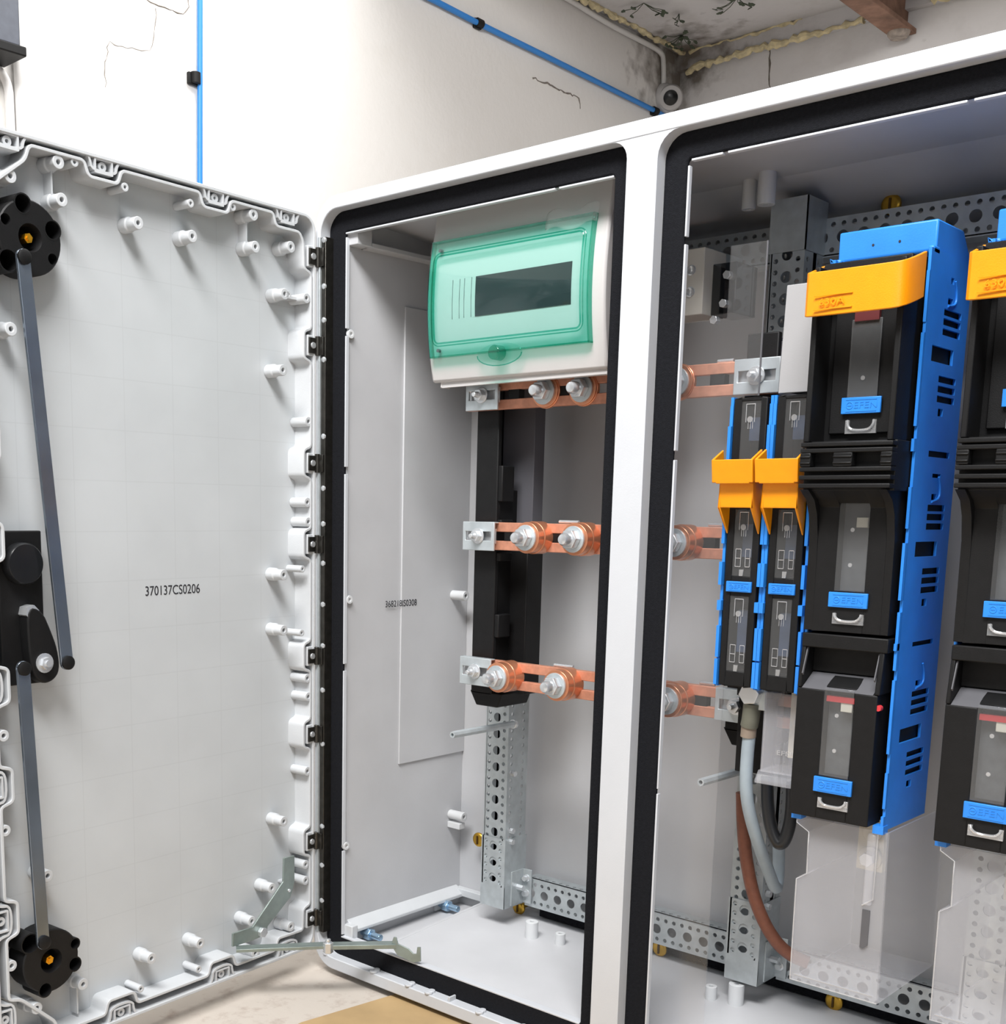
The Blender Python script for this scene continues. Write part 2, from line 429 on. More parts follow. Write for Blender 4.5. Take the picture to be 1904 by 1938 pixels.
# cornice batten under the ceiling on the back wall
b = MB().box(WX, 1.6, WY - 0.03, WY, 1.655, 1.715); o = struct('trim_1', b, CEIL)

# ------------------------------------------------------------------ enclosure
Z0, Z1 = -0.6505, 0.4508
XL, XR = -0.495, 0.551
IL, IR, IB = -0.4545, 0.510, 0.29         # inner faces
enc = thing('electrical_enclosure', 'large light grey polyester enclosure with open left door standing on the floor', 'electrical cabinet', (0.028, 0.15, FZ))
sh = MB()
sh.box(IL - 0.006, IL, 0.02, IB + 0.006, -0.628, 0.444)
sh.box(IR, IR + 0.006, 0.02, IB + 0.006, -0.628, 0.444)
sh.box(IL, IR, IB, IB + 0.006, -0.628, 0.444)
# sloped roof and sloped floor
sh.prism_x([(0.02, 0.428), (IB, 0.412), (IB, 0.444), (0.02, 0.444)], IL, IR)
sh.prism_x([(0.19, 0.4185), (IB, 0.3865), (IB, 0.42)], IL + 0.02, IR)
sh.prism_x([(0.02, -0.606), (IB, -0.590), (IB, -0.628), (0.02, -0.628)], -0.383, IR)
sh.prism_x([(0.02, -0.618), (IB, -0.614), (IB, -0.628), (0.02, -0.628)], IL, -0.383)
obj('body_shell', sh, GREYIN, enc, 0.0)
obj('rear_shadow_strip', MB().box(-0.275, IR, 0.272, 0.286, -0.5885, -0.569), GASK, enc, 0.001, 'black strip in place of the shadow along the foot of the back wall')  # black strip stands in for the shadow gap under the crossrail
# raised panel on the left inner wall and ledge along its foot
pn = MB().box(IL, IL + 0.003, 0.137, IB, -0.356, 0.322)
obj('side_panel', pn, GREYIN, enc, 0.0008)
lg = MB().prism_y([(IL, -0.580), (IL + 0.018, -0.592), (IL + 0.018, -0.597), (IL, -0.597)], 0.03, 0.282)
lg.box(IL, IL + 0.02, 0.022, 0.034, -0.618, -0.585)
lg.box(IL, IL + 0.06, 0.276, 0.29, -0.596, -0.584)
obj('wall_ledge', lg, GREY, enc, 0.001)
fr = MB().prism_x([(0.03, -0.607), (0.28, -0.593), (0.28, -0.590), (0.03, -0.604)], -0.386, -0.380)
obj('floor_rib', fr, GREYIN, enc, 0.001)
# upper ledge in the left corner under the roof
ul = MB().box(IL, IL + 0.020, 0.05, 0.288, 0.388, 0.394); ul.box(IL, IL + 0.020, 0.022, 0.05, 0.388, 0.428); obj('roof_ledge', ul, GREYIN, enc, 0.001)
# front rim
outer = rrect(XL, XR, Z0, Z1, 0.040, 8); inner = rrect(XL + 0.009, XR - 0.009, -0.6325, 0.4333, 0.031, 8)
rm = MB().ring_y(outer, inner, 0.0, 0.022)
outer2 = rrect(XL, XR, Z0, Z1, 0.040, 8); inner2 = rrect(IL - 0.001, IR + 0.001, -0.6045, 0.4065, 0.012, 8)
rm.ring_y(outer2, inner2, 0.022, 0.034)
rm.ring_y(rrect(XL + 0.004, XR - 0.004, Z0 + 0.004, Z1 - 0.003, 0.038, 8), rrect(IL - 0.006, IR + 0.006, -0.626, 0.445, 0.004, 8), 0.034, 0.075)
obj('front_frame', rm, FRAME, enc, 0.0018)
# feet so the cabinet rests on the floor
ft = MB()
for x in (-0.40, 0.0, 0.40): ft.box(x, x + 0.06, 0.05, 0.27, FZ, -0.628)
obj_each('foot', ft, BLACK, enc, 0.001)
# centre post with flared top and foot
PLX, PRX = 0.0084, 0.0474
def fillet(x, z, sx, sz, r):   # quarter curve flaring sideways into the rim
    return [(x + sx * (r - r * math.cos(t * PI / 2 / 6)), z - sz * (r - r * math.sin(t * PI / 2 / 6))) for t in range(7)]
pl = [(PLX, -0.60)] + fillet(PLX, 0.4334, -1, 1, 0.020)
prr = fillet(PRX, 0.4334, 1, 1, 0.026)[::-1] + [(PRX, -0.60)]
bot = fillet(PRX, -0.6325, 1, -1, 0.026)
bl = fillet(PLX, -0.6325, -1, -1, 0.020)[::-1]
ps = MB().prism_y(pl + prr + bot + bl, 0.0005, 0.028)
obj('centre_post', ps, FRAME, enc, 0.001)
# gaskets and the white lip inside each one
for nm, x0, x1, i0, i1 in (('left', -0.485, PLX + 0.004, -0.4525, -0.0188), ('right', PRX - 0.002, 0.541, 0.0755, 0.510)):
    g = MB().ring_y(rrect(x0, x1, -0.634, 0.4333, 0.026, 8), rrect(i0 - 0.0012, i1 + 0.0012, -0.6042, 0.4052, 0.005, 8), 0.0168, 0.0225)
    obj('gasket', g, GASK, enc, 0.0022, 'black foam gasket of the %s compartment' % nm)
    lp = MB()
    segs = [(i0, -0.10), (-0.094, i1)] if nm == 'left' else [(i0 + 0.004, 0.116), (0.122, 0.36), (0.366, i1)]
    for a, c in segs: lp.box(a, c, 0.0165, 0.023, 0.4022, 0.4045)
    lp.box(i0, i1, 0.0165, 0.023, -0.6046, -0.6022)
    zs = [(-0.6, -0.47), (-0.462, -0.2), (-0.19, 0.08), (0.09, 0.268), (0.278, 0.398)] if nm == 'left' else [(-0.6, -0.29), (-0.284, 0.09), (0.10, 0.318), (0.326, 0.398)]
    for a, c in zs:
        lp.box(i0, i0 + 0.0022, 0.0165, 0.0225, a, c)
    if nm == 'right': lp.box(i1 - 0.0028, i1, 0.0165, 0.03, -0.6, 0.398)
    obj_each('sealing_lip', lp, FRAME, enc, 0.0005)
# bosses in the bottom channel of the rim
ch = MB()
for x in (-0.47, -0.37, -0.30, -0.262, -0.17, -0.10):
    ch.cyl((x, 0.004, -0.6325), (x, 0.004, -0.6295), 0.006, 16); ch.cyl((x, 0.010, -0.634), (x, 0.010, -0.629), 0.005, 16)
ch.box(-0.225, -0.222, 0.002, 0.016, -0.634, -0.626)
obj_each('channel_boss', ch, FRAME, enc, 0.0006)
# bosses inside
def boss_mb(a, d, h, r, hole, step=True):
    prof = [(r * 1.22, 0), (r * 1.22, h * 0.45), (r, h * 0.5), (r, h), (hole, h), (hole, h * 0.55)] if step else [(r, 0), (r, h), (hole, h), (hole, h * 0.5)]
    return MB().lathe(a, d, prof, 24)
BOSS_IN = mat('boss_grey', srgb(216, 218, 220), 0.45)
for (y, z, h) in ((0.255, -0.100, 0.03), (0.263, -0.457, 0.03)):
    obj('wall_boss', boss_mb((IL, y, z), (1, 0, 0), h, 0.0075, 0.003, False), BOSS_IN, enc, 0.0006)
obj('wall_boss', MB().box(IL, IL + 0.026, 0.256, 0.27, -0.478, -0.468), BOSS_IN, enc, 0.001)
for (u, v, h, r) in ((1006, 1775, 0.028, 0.0095), (1060, 1788, 0.020, 0.0075), (1345, 1890, 0.020, 0.0075), (1392, 1900, 0.030, 0.010)):
    q = at_z(u, v, -0.596); obj('floor_boss', boss_mb((q.x, q.y, -0.604), (0, 0, 1), h + 0.006, r, 0.003, False), BOSS_IN, enc, 0.0006)
for (x, y, h, r) in ((0.058, 0.185, 0.020, 0.008), (0.088, 0.170, 0.022, 0.010)):
    obj('roof_boss', boss_mb((x, y, 0.424), (0, 0, -1), h + 0.018, r, 0.003, False), BOSS_IN, enc, 0.0006)
for (z, y) in ((0.2713, 0.026), (-0.0974, 0.027), (-0.4635, 0.024)):
    obj('wall_boss', boss_mb((IL, y, z), (1, 0, 0), 0.005, 0.006, 0.0025, False), BOSS_IN, enc, 0.0004)
text_obj('serial_number', '368218IS0308', 0.0135, 0.0001, Matrix.Translation((IL + 0.0034, 0.136, -0.108)) @ Matrix.Rotation(PI / 2, 4, 'Z') @ FACE_FRONT, INK, enc, 0.9)
# two blue zinc bolts under the ledge
for (y, z) in ((0.060, -0.6060), (0.238, -0.6030)):
    x = IL
    bo = MB().hexa((x + 0.012, y, z), (x + 0.024, y, z), 0.0095); bo.cyl((x + 0.003, y, z), (x + 0.043, y, z), 0.0052, 16)
    o = obj('ledge_bolt', bo, BLZINC, enc, 0.0005)
    bp = MB().box(x, x + 0.004, y - 0.012, y + 0.012, z - 0.010, z + 0.010); sub('bolt_plate', bp, GREY, o)
# hinge rail along the left rim, with screws
rail = MB().box(-0.4855, -0.4768, 0.002, 0.017, -0.6, 0.40)
rl = obj('hinge_rail', rail, DSTEEL, enc, 0.0006)
edge = MB().box(-0.4895, -0.4855, -0.001, 0.012, -0.6, 0.40); sub('rail_strip', edge, GALV, rl, 0.0004)
HZ = [0.3736, 0.2554, 0.0948, -0.019, -0.180, -0.2953, -0.4578, -0.5776]
for z in (0.396, 0.335, 0.290, 0.237, 0.132, 0.060, 0.010, -0.046, -0.105, -0.165, -0.230, -0.31, -0.435, -0.495, -0.55):
    s = MB().lathe((-0.480, 0.003, z), (0, -1, 0), [(0.0042, 0), (0.0038, 0.0018), (0.002, 0.003)], 14); sub('rail_screw', s, CHROME, rl)

# ------------------------------------------------------------------ door (child of the enclosure) in its own frame
HX, HY = -0.487, -0.004
EX, EY = 0.0752, -0.9972
DM = Matrix.Translation((HX, HY, 0)) @ Matrix.Rotation(math.atan2(EY, EX), 4, 'Z')
DU, DZ0, DZ1 = 0.534, -0.624, 0.4277
pan = MB().prism_y(rrect(0, DU, DZ0, DZ1, 0.022), -0.040, -0.035)
door = finish('door', pan, DOORM, 0.0006)
door.parent = enc; door.matrix_parent_inverse = Matrix.Translation(enc.location).inverted(); door.matrix_basis = DM
door['label'] = 'open grey door of the left compartment seen from inside'
rim = MB().ring_y(rrect(0, DU, DZ0, DZ1, 0.022), rrect(0.0035, DU - 0.0035, DZ0 + 0.0045, DZ1 - 0.0045, 0.019), -0.037, -0.003)
sub('outer_rim', rim, GREY, door, 0.0008)
def notched(base, notch, centres, lo, hi, wi=0.0180, wo=0.0225):
    pts = []
    for c in centres: pts += [(c + wo, base), (c + wi, notch), (c - wi, notch), (c - wo, base)]
    return pts
LZ = [0.385, 0.265, 0.10, -0.010, -0.172, -0.288, -0.447, -0.568]
TU = [0.478, 0.3536, 0.1813, 0.0536]
BU = [0.478, 0.357, 0.1839, 0.0535]
path = []
path += [(0.030, 0.4015)]
right = notched(0.0065, 0.0205, HZ, 0, 0)
right = [(0.022, 0.390)] + right[2:-2] + [(0.022, -0.592)]
path += [(u, z) for (u, z) in [(right[0])]] + [(b_, a_) for a_, b_ in right[1:-1]] + [(right[-1])]
bt = notched(-0.6075, -0.591, BU[::-1], 0, 0)
bt2 = []
for c in BU[::-1]: bt2 += [(c - 0.0255, -0.6075), (c - 0.0205, -0.591), (c + 0.0205, -0.591), (c + 0.0255, -0.6075)]
path += bt2[2:-2]
lf = []
for c in LZ[::-1]: lf += [(0.519, c - 0.0235), (0.5025, c - 0.0190), (0.5025, c + 0.0190), (0.519, c + 0.0235)]
path += lf[2:-2]
tp = []
for c in TU: tp += [(c + 0.0265, 0.4175), (c + 0.0205, 0.4015), (c - 0.0205, 0.4015), (c - 0.0265, 0.4175)]
path += tp[2:-2]
rid = MB().ribbon(round_corners(path, 0.0055), 0.0040, -0.036, -0.0045)
sub('labyrinth_ridge', rid, GREY, door, 0.0008)
# pocket frames round the fixing clips
def pocket(u, z, w=0.013, h=0.0085, vertical=False):
    if vertical: w, h = h, w
    mb = MB().ring_y(rrect(u - w, u + w, z - h, z + h, 0.0008, 1), rrect(u - w + 0.0022, u + w - 0.0022, z - h + 0.0022, z + h - 0.0022, 0.0006, 1), -0.036, -0.004)
    mb.lathe((u, -0.036, z), (0, 1, 0), [(0.0055, 0), (0.0055, 0.029), (0.0022, 0.029), (0.0022, 0.014)], 20)
    return mb
for u in TU[:-1] + [0.0536]: sub('clip_pocket', pocket(u, 0.4205 - 0.0045), GREY, door)
for u in BU: sub('clip_pocket', pocket(u, -0.613 + 0.0), GREY, door)
for z in LZ: sub('clip_pocket', pocket(0.524, z, vertical=True), GREY, door)
# walls that lead the sealing channel round each pocket, and hinge seats
def uwall(c, base, dip, sideways=False):
    p = [(c + 0.0225, base), (c + 0.0185, base + (dip - base) * 0.35), (c + 0.0170, dip), (c - 0.0170, dip), (c - 0.0185, base + (dip - base) * 0.35), (c - 0.0225, base)]
    p = smooth_path([(b_, a_) if sideways else (a_, b_) for a_, b_ in p], 2)
    sub('channel_wall', MB().ribbon([tuple(q) for q in p], 0.0028, -0.036, -0.0042, closed=False), GREY, door)
for u in TU: uwall(u, 0.4250, 0.4100)
for u in BU: uwall(u, -0.6215, -0.6010)
for z in LZ: uwall(z, 0.5315, 0.5120, True)
for z in HZ: sub('hinge_seat', MB().box(0.003, 0.0145, -0.036, -0.0042, z - 0.0140, z + 0.0140), GREY, door, 0.001)
# bosses
bs = boss_mb((0, 0, 0), (0, 1, 0), 0.029, 0.0075, 0.0028)
b0 = sub('boss', bs, GREY, door, 0.0006); b0.location = (0.3037, -0.035, 0.364)
for u, z in [(0.2195, 0.3635), (0.1114, 0.369), (0.0452, 0.3801), (0.4106, 0.3692), (0.4756, 0.381), (0.1143, 0.4085), (0.4137, 0.4085),
             (0.0572, 0.3174), (0.0608, 0.2172), (0.0597, -0.061), (0.0599, -0.139), (0.0605, -0.4173),
             (0.0459, -0.5807), (0.2221, -0.5576), (0.3064, -0.5548), (0.414, -0.5573), (0.4809, -0.567), (0.4597, -0.4066),
             (0.1253, -0.5515), (0.085, -0.512), (0.1187, -0.601), (0.4817, 0.221)]:
    copy_sub(b0, door, (u, -0.035, z))
b1 = sub('boss', boss_mb((0, 0, 0), (0, 1, 0), 0.030, 0.0068, 0.0026, False), GREY, door, 0.0006); b1.location = (0.0156, -0.035, 0.3174)
for u, z in [(0.0116, 0.1518), (0.0132, 0.0399), (0.0113, 0.0125), (0.0126, -0.2121), (0.0107, -0.2394), (0.0123, -0.3504), (0.0157, -0.5167), (0.0157, -0.492),
             (0.5116, -0.2287), (0.5143, -0.3397), (0.5133, -0.5035), (0.515, 0.16), (0.515, 0.045)]:
    copy_sub(b1, door, (u, -0.035, z))
b2 = sub('boss', boss_mb((0, 0, 0), (0, 1, 0), 0.029, 0.005, 0.002, False), GREY, door, 0.0004); b2.location = (0.3221, -0.035, 0.4005)
for u, z in [(0.2216, 0.402), (0.0221, -0.0539), (0.0238, -0.1453), (0.2259, -0.5935), (0.325, -0.591), (0.05, 0.3174), (0.392, 0.413), (0.151, 0.411)]:
    copy_sub(b2, door, (u, -0.035, z))
rb = MB()
for u, za, zb in ((0.4137, 0.376, 0.41), (0.1143, 0.376, 0.41), (0.4137, -0.60, -0.565)): rb.box(u - 0.001, u + 0.001, -0.035, -0.02, za, zb)
rb.box(0.0156, 0.057, -0.035, -0.018, 0.3155, 0.319); rb.box(0.0157, 0.045, -0.035, -0.02, -0.5180, -0.515)
sub_each('boss_rib', rb, GREY, door)
DMI = Matrix.Rotation(PI, 4, 'Z') @ FACE_FRONT
text_obj('serial_number', '370137CS0206', 0.0175, 0.00012, Matrix.Translation((0.236, -0.0348, -0.0765)) @ DMI, INK, door, 0.86, direct=True)
# espagnolette lock: two rods, two rod guides, lock plate with lever
def flat_bar(name, p, q, w, y, th, m):
    p = Vector((p[0], 0, p[1])); q = Vector((q[0], 0, q[1])); d = (q - p).normalized(); n = Vector((-d.z, 0, d.x)) * (w / 2)
    poly = []
    for c, sg in ((q, 1), (p, -1)):
        for k in range(9):
            t = -PI / 2 + PI * k / 8; v = c + d * (sg * w / 2 * math.cos(t)) + n * (sg * -math.sin(t) if sg == 1 else math.sin(t)); poly.append((v.x, v.z))
    o = sub(name, MB().prism_y(poly, y, y + th), m, door, 0.0006); return o
r1 = flat_bar('lock_rod', (0.4722, 0.2969), (0.4323, -0.1509), 0.0165, 0.004, 0.004, RODM); r1['label'] = 'upper steel lock rod'
r2 = flat_bar('lock_rod', (0.4911, -0.1517), (0.4778, -0.4816), 0.0165, 0.004, 0.004, RODM); r2['label'] = 'lower steel lock rod'
kn = MB()
for u, z in ((0.4722, 0.2965), (0.4323, -0.1505), (0.4911, -0.152), (0.4778, -0.481)): kn.lathe((u, 0.006, z), (0, 1, 0), [(0.0082, 0), (0.0082, 0.005), (0.006, 0.0062)], 22)
sub_each('rod_pin', kn, BLACK, door)
def disc(u, z, r, holes, name):
    prof = [(r * 0.92, 0), (r, 0.003), (r, 0.034), (r - 0.0015, 0.0355), (0.015, 0.0355), (0.013, 0.030), (0.013, 0.012)]
    mb = MB().lathe((u, -0.035, z), (0, 1, 0), prof, 40); cut = MB()
    o = sub('rod_guide', mb, BLACK, door, 0, name)
    for i, (du, dz, rr) in enumerate(holes):
        c = finish('cut', MB().cyl((u + du, -0.026, z + dz), (u + du, 0.01, z + dz), rr, 22), BLACK); bpy.context.view_layer.update()
        md = o.modifiers.new('cut', 'BOOLEAN'); md.operation = 'DIFFERENCE'; md.solver = 'EXACT'; md.object = c
        c.parent = door; bpy.context.view_layer.update()
        dg = bpy.context.evaluated_depsgraph_get(); me = bpy.data.meshes.new_from_object(o.evaluated_get(dg))
        me.shade_smooth(); me.set_sharp_from_angle(angle=math.radians(30)); o.modifiers.clear(); o.data = me; bpy.data.objects.remove(c)
        k = rr / 0.0095
        rg = MB().lathe((u + du, -0.033, z + dz), (0, 1, 0), [(rr + 0.0017, 0), (rr + 0.0017, 0.0337), (rr + 0.0002, 0.0337), (rr + 0.0002, 0.001)], 22) if math.hypot(du, dz) + rr > r else None
        if rg: sub('guide_socket', rg, BLACK, door)
    sc = MB().hexa((u, -0.025, z), (u, -0.0030, z), 0.0056)
    sc.cyl((u, -0.003, z), (u, -0.001, z), 0.003, 12)
    sub('guide_screw', sc, GOLDS, door)
    return o
disc(0.458, 0.3197, 0.0400, [(0.008, 0.034, 0.0095), (-0.029, 0.013, 0.0095), (0.030, 0.014, 0.006), (-0.028, -0.018, 0.006), (0.028, -0.028, 0.011)], 'upper round black rod guide')
disc(0.4632, -0.5102, 0.0390, [(0.028, 0.029, 0.011), (-0.034, 0.012, 0.006), (-0.033, -0.014, 0.008), (0.010, -0.034, 0.008)], 'lower round black rod guide')
lpz = MB().box(0.4445, 0.502, -0.026, -0.018, -0.1749, 0.002)
lp0 = sub('lock_plate', lpz, BLACK, door, 0.0015)
dm = MB().lathe((0.474, -0.02, -0.035), (0, 1, 0), [(0.024, 0), (0.024, 0.012), (0.022, 0.015), (0.010, 0.0162)], 36); sub('lock_dome', dm, BLACKG, door)
lev = chaikin([(0.478, -0.083), (0.458, -0.088), (0.447, -0.112), (0.4385, -0.135), (0.436, -0.160), (0.446, -0.172), (0.462, -0.174), (0.474, -0.160), (0.478, -0.125)], 2)
sub('lock_lever', MB().prism_y([tuple(p) for p in lev], -0.018, -0.001), BLACK, door, 0.002)
nb = MB().hexa((0.4702, -0.018, -0.0906), (0.4702, -0.002, -0.0906), 0.009); nb.hexa((0.4578, -0.001, -0.1495), (0.4578, 0.006, -0.1495), 0.0075)
nb.lathe((0.4578, -0.001, -0.1495), (0, 1, 0), [(0.0115, 0), (0.0115, 0.0015), (0.008, 0.002)], 20); nb.cyl((0.4578, 0, -0.1495), (0.4578, 0.009, -0.1495), 0.004, 14)
sub_each('lock_bolt', nb, CHROME, door)
# hinges: door leaf, knuckle, frame leaf, screw
for i, z in enumerate(HZ):
    hg = MB().box(-0.001, 0.0135, -0.004, -0.0015, z - 0.0105, z + 0.0105)
    hg.cyl((-0.0025, -0.0015, z - 0.013), (-0.0025, -0.0015, z + 0.013), 0.0038, 14)
    hg.box(-0.006, -0.002, -0.003, 0.009, z - 0.012, z + 0.012)
    sub('hinge', hg, DSTEEL, door, 0.0005)
    s = MB().lathe((0.0065, -0.0015, z), (0, 1, 0), [(0.0045, 0), (0.004, 0.0018), (0.002, 0.002)], 16); sub('hinge_screw', s, CHROME, door)
# door stay: shaped plate on the door, folding link and pivot nut, hook in the cabinet
stp = [(0.0638, -0.4712), (0.0417, -0.4718), (0.0417, -0.5129), (0.0507, -0.5336), (0.0973, -0.5658), (0.0988, -0.5772), (0.127, -0.579), (0.166, -0.5776), (0.1651, -0.5581), (0.1269, -0.559), (0.0653, -0.5062)]
stay = thing('door_stay', 'zinc plated folding door stay at the foot of the open door', 'door stay', (-0.46, -0.10, -0.58))
def dw(u, off, z): return DM @ Vector((u, off, z))
mbp = MB(); n = len(stp)
mbp.add([dw(u, -0.006, z) for u, z in stp] + [dw(u, -0.003, z) for u, z in stp], [tuple(range(n)), tuple(range(n, 2 * n))] + [(k, (k + 1) % n, n + (k + 1) % n, n + k) for k in range(n)])
obj('mounting_plate', mbp, RIMEDGE, stay, 0.0006)
mb = MB().hexa(dw(0.111, -0.003, -0.5700), dw(0.111, 0.004, -0.5700), 0.0075); mb.hexa(dw(0.054, -0.003, -0.522), dw(0.054, -0.001, -0.522), 0.003)
obj('plate_bolt', mb, CHROME, stay, 0.0005)
def lbar(p, q, w, h, up):
    p = Vector(p); q = Vector(q); d = (q - p).normalized(); s_ = d.cross(Vector((0, 0, 1))).normalized(); z = Vector((0, 0, 1))
    mb = MB()
    for a0, a1, b0, b1 in ((0, w, -0.0012, 0.0012), (-0.0012, 0.0012, -h, 0.0012)):
        vs = [c + s_ * a + z * b_ for c in (p, q) for a, b_ in ((a0, b0), (a1, b0), (a1, b1), (a0, b1))]
        mb.add(vs, [(0, 1, 2, 3), (4, 7, 6, 5), (0, 4, 5, 1), (1, 5, 6, 2), (2, 6, 7, 3), (3, 7, 4, 0)])
    return mb
pA = dw(0.166, 0.004, -0.5805); pN = at_z(621, 1791, -0.5805); pB = at_z(750, 1789, -0.5805)
dirA = (pN - pA).normalized()
obj('link_bar', lbar(pN - dirA * 0.004, pA, 0.016, 0.0035, 1), RIMEDGE, stay, 0.0004)
obj('link_bar', lbar(pB, pN, 0.015, 0.005, 1), RIMEDGE, stay, 0.0004)
mb = MB().hexa(pN + Vector((0, 0, -0.009)), pN + Vector((0, 0, 0.006)), 0.0075); mb.cyl(pN + Vector((0, 0, 0.006)), pN + Vector((0, 0, 0.011)), 0.0035, 14)
obj('pivot_nut', mb, CHROME, stay, 0.0005)
pC = at_z(785, 1806, -0.588)
mb = MB(); hd = (pC - pB); hd.z = 0; hd.normalize()
hp = [(-0.008, 0.004), (-0.004, 0.016), (0.000, 0.016), (0.003, 0.007), (0.020, 0.003), (0.028, -0.003), (0.033, -0.002), (0.034, 0.008), (0.039, 0.009), (0.040, -0.012), (0.028, -0.016), (0.002, -0.010)]
nn = hd.cross(Vector((0, 0, 1)))
f0 = lambda a, b_: pB + hd * a + Vector((0, 0, b_ - 0.004)) - nn * 0.001
f1 = lambda a, b_: pB + hd * a + Vector((0, 0, b_ - 0.004)) + nn * 0.001
obj('hook_plate', MB().prism(hp, f0, f1), RIMEDGE, stay, 0.0003)

# ------------------------------------------------------------------ copper busbars (two bars each, with bolts on copper spacers)
YB = 0.096
def bolt(x, z, parent, L=0.0325):
    sp = MB().lathe((x, YB + 0.004, z), (0, -1, 0), [(0.0212, 0), (0.0212, L * 0.6), (0.0202, L * 0.62), (0.0202, L - 0.0005), (0.012, L)], 28)
    o = obj('copper_spacer', sp, COPPER2, parent, 0.0005)
    y = YB + 0.004 - L
    w = MB().lathe((x, y, z), (0, -1, 0), [(0.0165, 0), (0.0165, 0.003), (0.009, 0.0032)], 36); sub('washer', w, STEEL, o, 0.0003)
    nt = MB().hexa((x, y - 0.003, z), (x, y - 0.014, z), 0.0125, 0.3); sub('nut', nt, CHROME, o, 0.0008)
    st = MB().lathe((x, y - 0.012, z), (0, -1, 0), [(0.0078, 0), (0.0078, 0.0105), (0.006, 0.0135), (0.003, 0.0145)], 20); sub('stud', st, CHROME, o)
    return o
BL = {0: ('top', 'copper busbar pair just under the distribution box, topmost of three'), 1: ('mid', 'copper busbar pair at mid height between the black supports'), 2: ('low', 'copper busbar pair just above the perforated upright, lowest of three')}
BX = {0: (-0.162, -0.104, 0.03), 1: (-0.1655, -0.0905, 0.052), 2: (-0.207, -0.1105, 0.0525)}
for i, zc in enumerate((0.185, 0.0, -0.185)):
    t = thing('copper_busbar', BL[i][1], 'busbar', (-0.09, YB, zc), 'copper busbars across the enclosure')
    zo = (-0.002, -0.002, -0.0035)[i]
    hh = 0.0185
    for a, b_, nm in ((hh - 0.0125, hh, 'upper'), (-hh, -hh + 0.0125, 'lower')):
        obj('bar', MB().box(-0.298, 0.234, YB, YB + 0.010, zc + zo + a, zc + zo + b_), COPPER, t, 0.0008)
    for x in BX[i]: bolt(x, zc + zo, t, 0.0325 if i else 0.0085)
    # fixing pins lying on the bars and joining tie behind
    pin = MB()
    for x in ((-0.14, -0.06) if i else (-0.13, -0.07)): pin.cyl((x, YB + 0.008, zc + zo + hh + 0.0025), (x + 0.03, YB + 0.008, zc + zo + hh + 0.0025), 0.0022, 12)
    pin.cyl((0.075, YB + 0.008, zc + zo + hh + 0.0025), (0.095, YB + 0.008, zc + zo + hh + 0.0025), 0.0022, 12)
    obj_each('locking_pin', pin, CHROME, t)
    blk = MB()
    for x in (-0.145, -0.225, 0.07): blk.box(x, x + 0.018, YB + 0.001, YB + 0.012, zc + zo - 0.0065, zc + zo + 0.0065)
    obj_each('spacer_block', blk, BLACK, t)

# ------------------------------------------------------------------ busbar supports with clamp plates
def support(x0, name, label, zlo, zhi, cw=0.055):
    t = thing(name, label, 'busbar support', (x0 + 0.03, 0.15, -0.21), 'black busbar supports')
    mb = MB()
    # front flange and deeper web behind
    mb.box(x0 + 0.002, x0 + 0.040, YB + 0.012, YB + 0.020, zlo, zhi)
    mb.box(x0 + 0.030, x0 + 0.037, YB + 0.018, YB + 0.085, zlo, 0.06)
    mb.box(x0 + 0.002, x0 + 0.008, YB + 0.018, YB + 0.085, zlo, zhi)
    mb.box(x0 + 0.002, x0 + 0.066, YB + 0.050, YB + 0.085, zlo, -0.022)
    obj('rear_plate_lit', MB().box(x0 + 0.009, x0 + 0.064, YB + 0.060, YB + 0.083, -0.02, zhi - 0.004), mat('lit_plate_grey', srgb(86, 86, 92), 0.6) if 'lit_plate_grey' not in bpy.data.materials else bpy.data.materials['lit_plate_grey'], t, 0.001)  # upper half of the black plate greyed: stronger light put into its colour
    mb.prism_y([(x0 + 0.012, zlo - 0.016), (x0 + 0.05, zlo - 0.016), (x0 + 0.058, zlo + 0.004), (x0 - 0.0, zlo + 0.004)], YB + 0.012, YB + 0.080)
    obj('support_body', mb, BLACK, t, 0.0015)
    rb = MB()
    for z, h_ in ((0.068, 0.024), (0.012, 0.008), (-0.03, 0.006), (-0.125, 0.016)): rb.box(x0 + 0.037, x0 + 0.047, YB + 0.014, YB + 0.04, z - h_, z + h_)
    obj_each('support_rib', rb, BLACK, t, 0.0015)
    for zc in (0.185, 0.0, -0.185):
        zz = zc - 0.002
        pl_ = MB().plate_holes(x0, x0 + cw, zz - 0.0195, zz + 0.0185, [(x0 + 0.005, x0 + 0.021, zz - 0.006, zz + 0.006), (x0 + 0.034, x0 + 0.050, zz - 0.006, zz + 0.006)],
                               lambda a, b_, h: (a, YB - 0.011 + h, b_), 0.003)
        pl_.box(x0, x0 + cw, YB - 0.011, YB - 0.0005, zz + 0.0170, zz + 0.0190)
        o = obj('clamp_plate', pl_, STEEL, t, 0.0008)
        xb = x0 + 0.0275
        bk = MB().box(x0 + 0.002, x0 + 0.052, YB - 0.004, YB - 0.002, zz - 0.01, zz + 0.01); sub('backing_plate', bk, CHROME, o)
        w = MB().lathe((xb, YB - 0.011, zz), (0, -1, 0), [(0.0105, 0), (0.0105, 0.0018), (0.006, 0.002)], 24)
        w.hexa((xb, YB - 0.012, zz), (xb, YB - 0.020, zz), 0.0078, 0.2); w.cyl((xb, YB - 0.020, zz), (xb, YB - 0.028, zz), 0.0042, 16, 0.0030)
        sub('clamp_bolt', w, CHROME, o, 0.0004)
    return t
support(-0.2885, 'busbar_support', 'black busbar support in the left compartment with three steel clamp plates', -0.222, 0.212)
support(0.1060, 'busbar_support', 'black busbar support behind the narrow fuse switches in the right compartment', -0.222, 0.232)

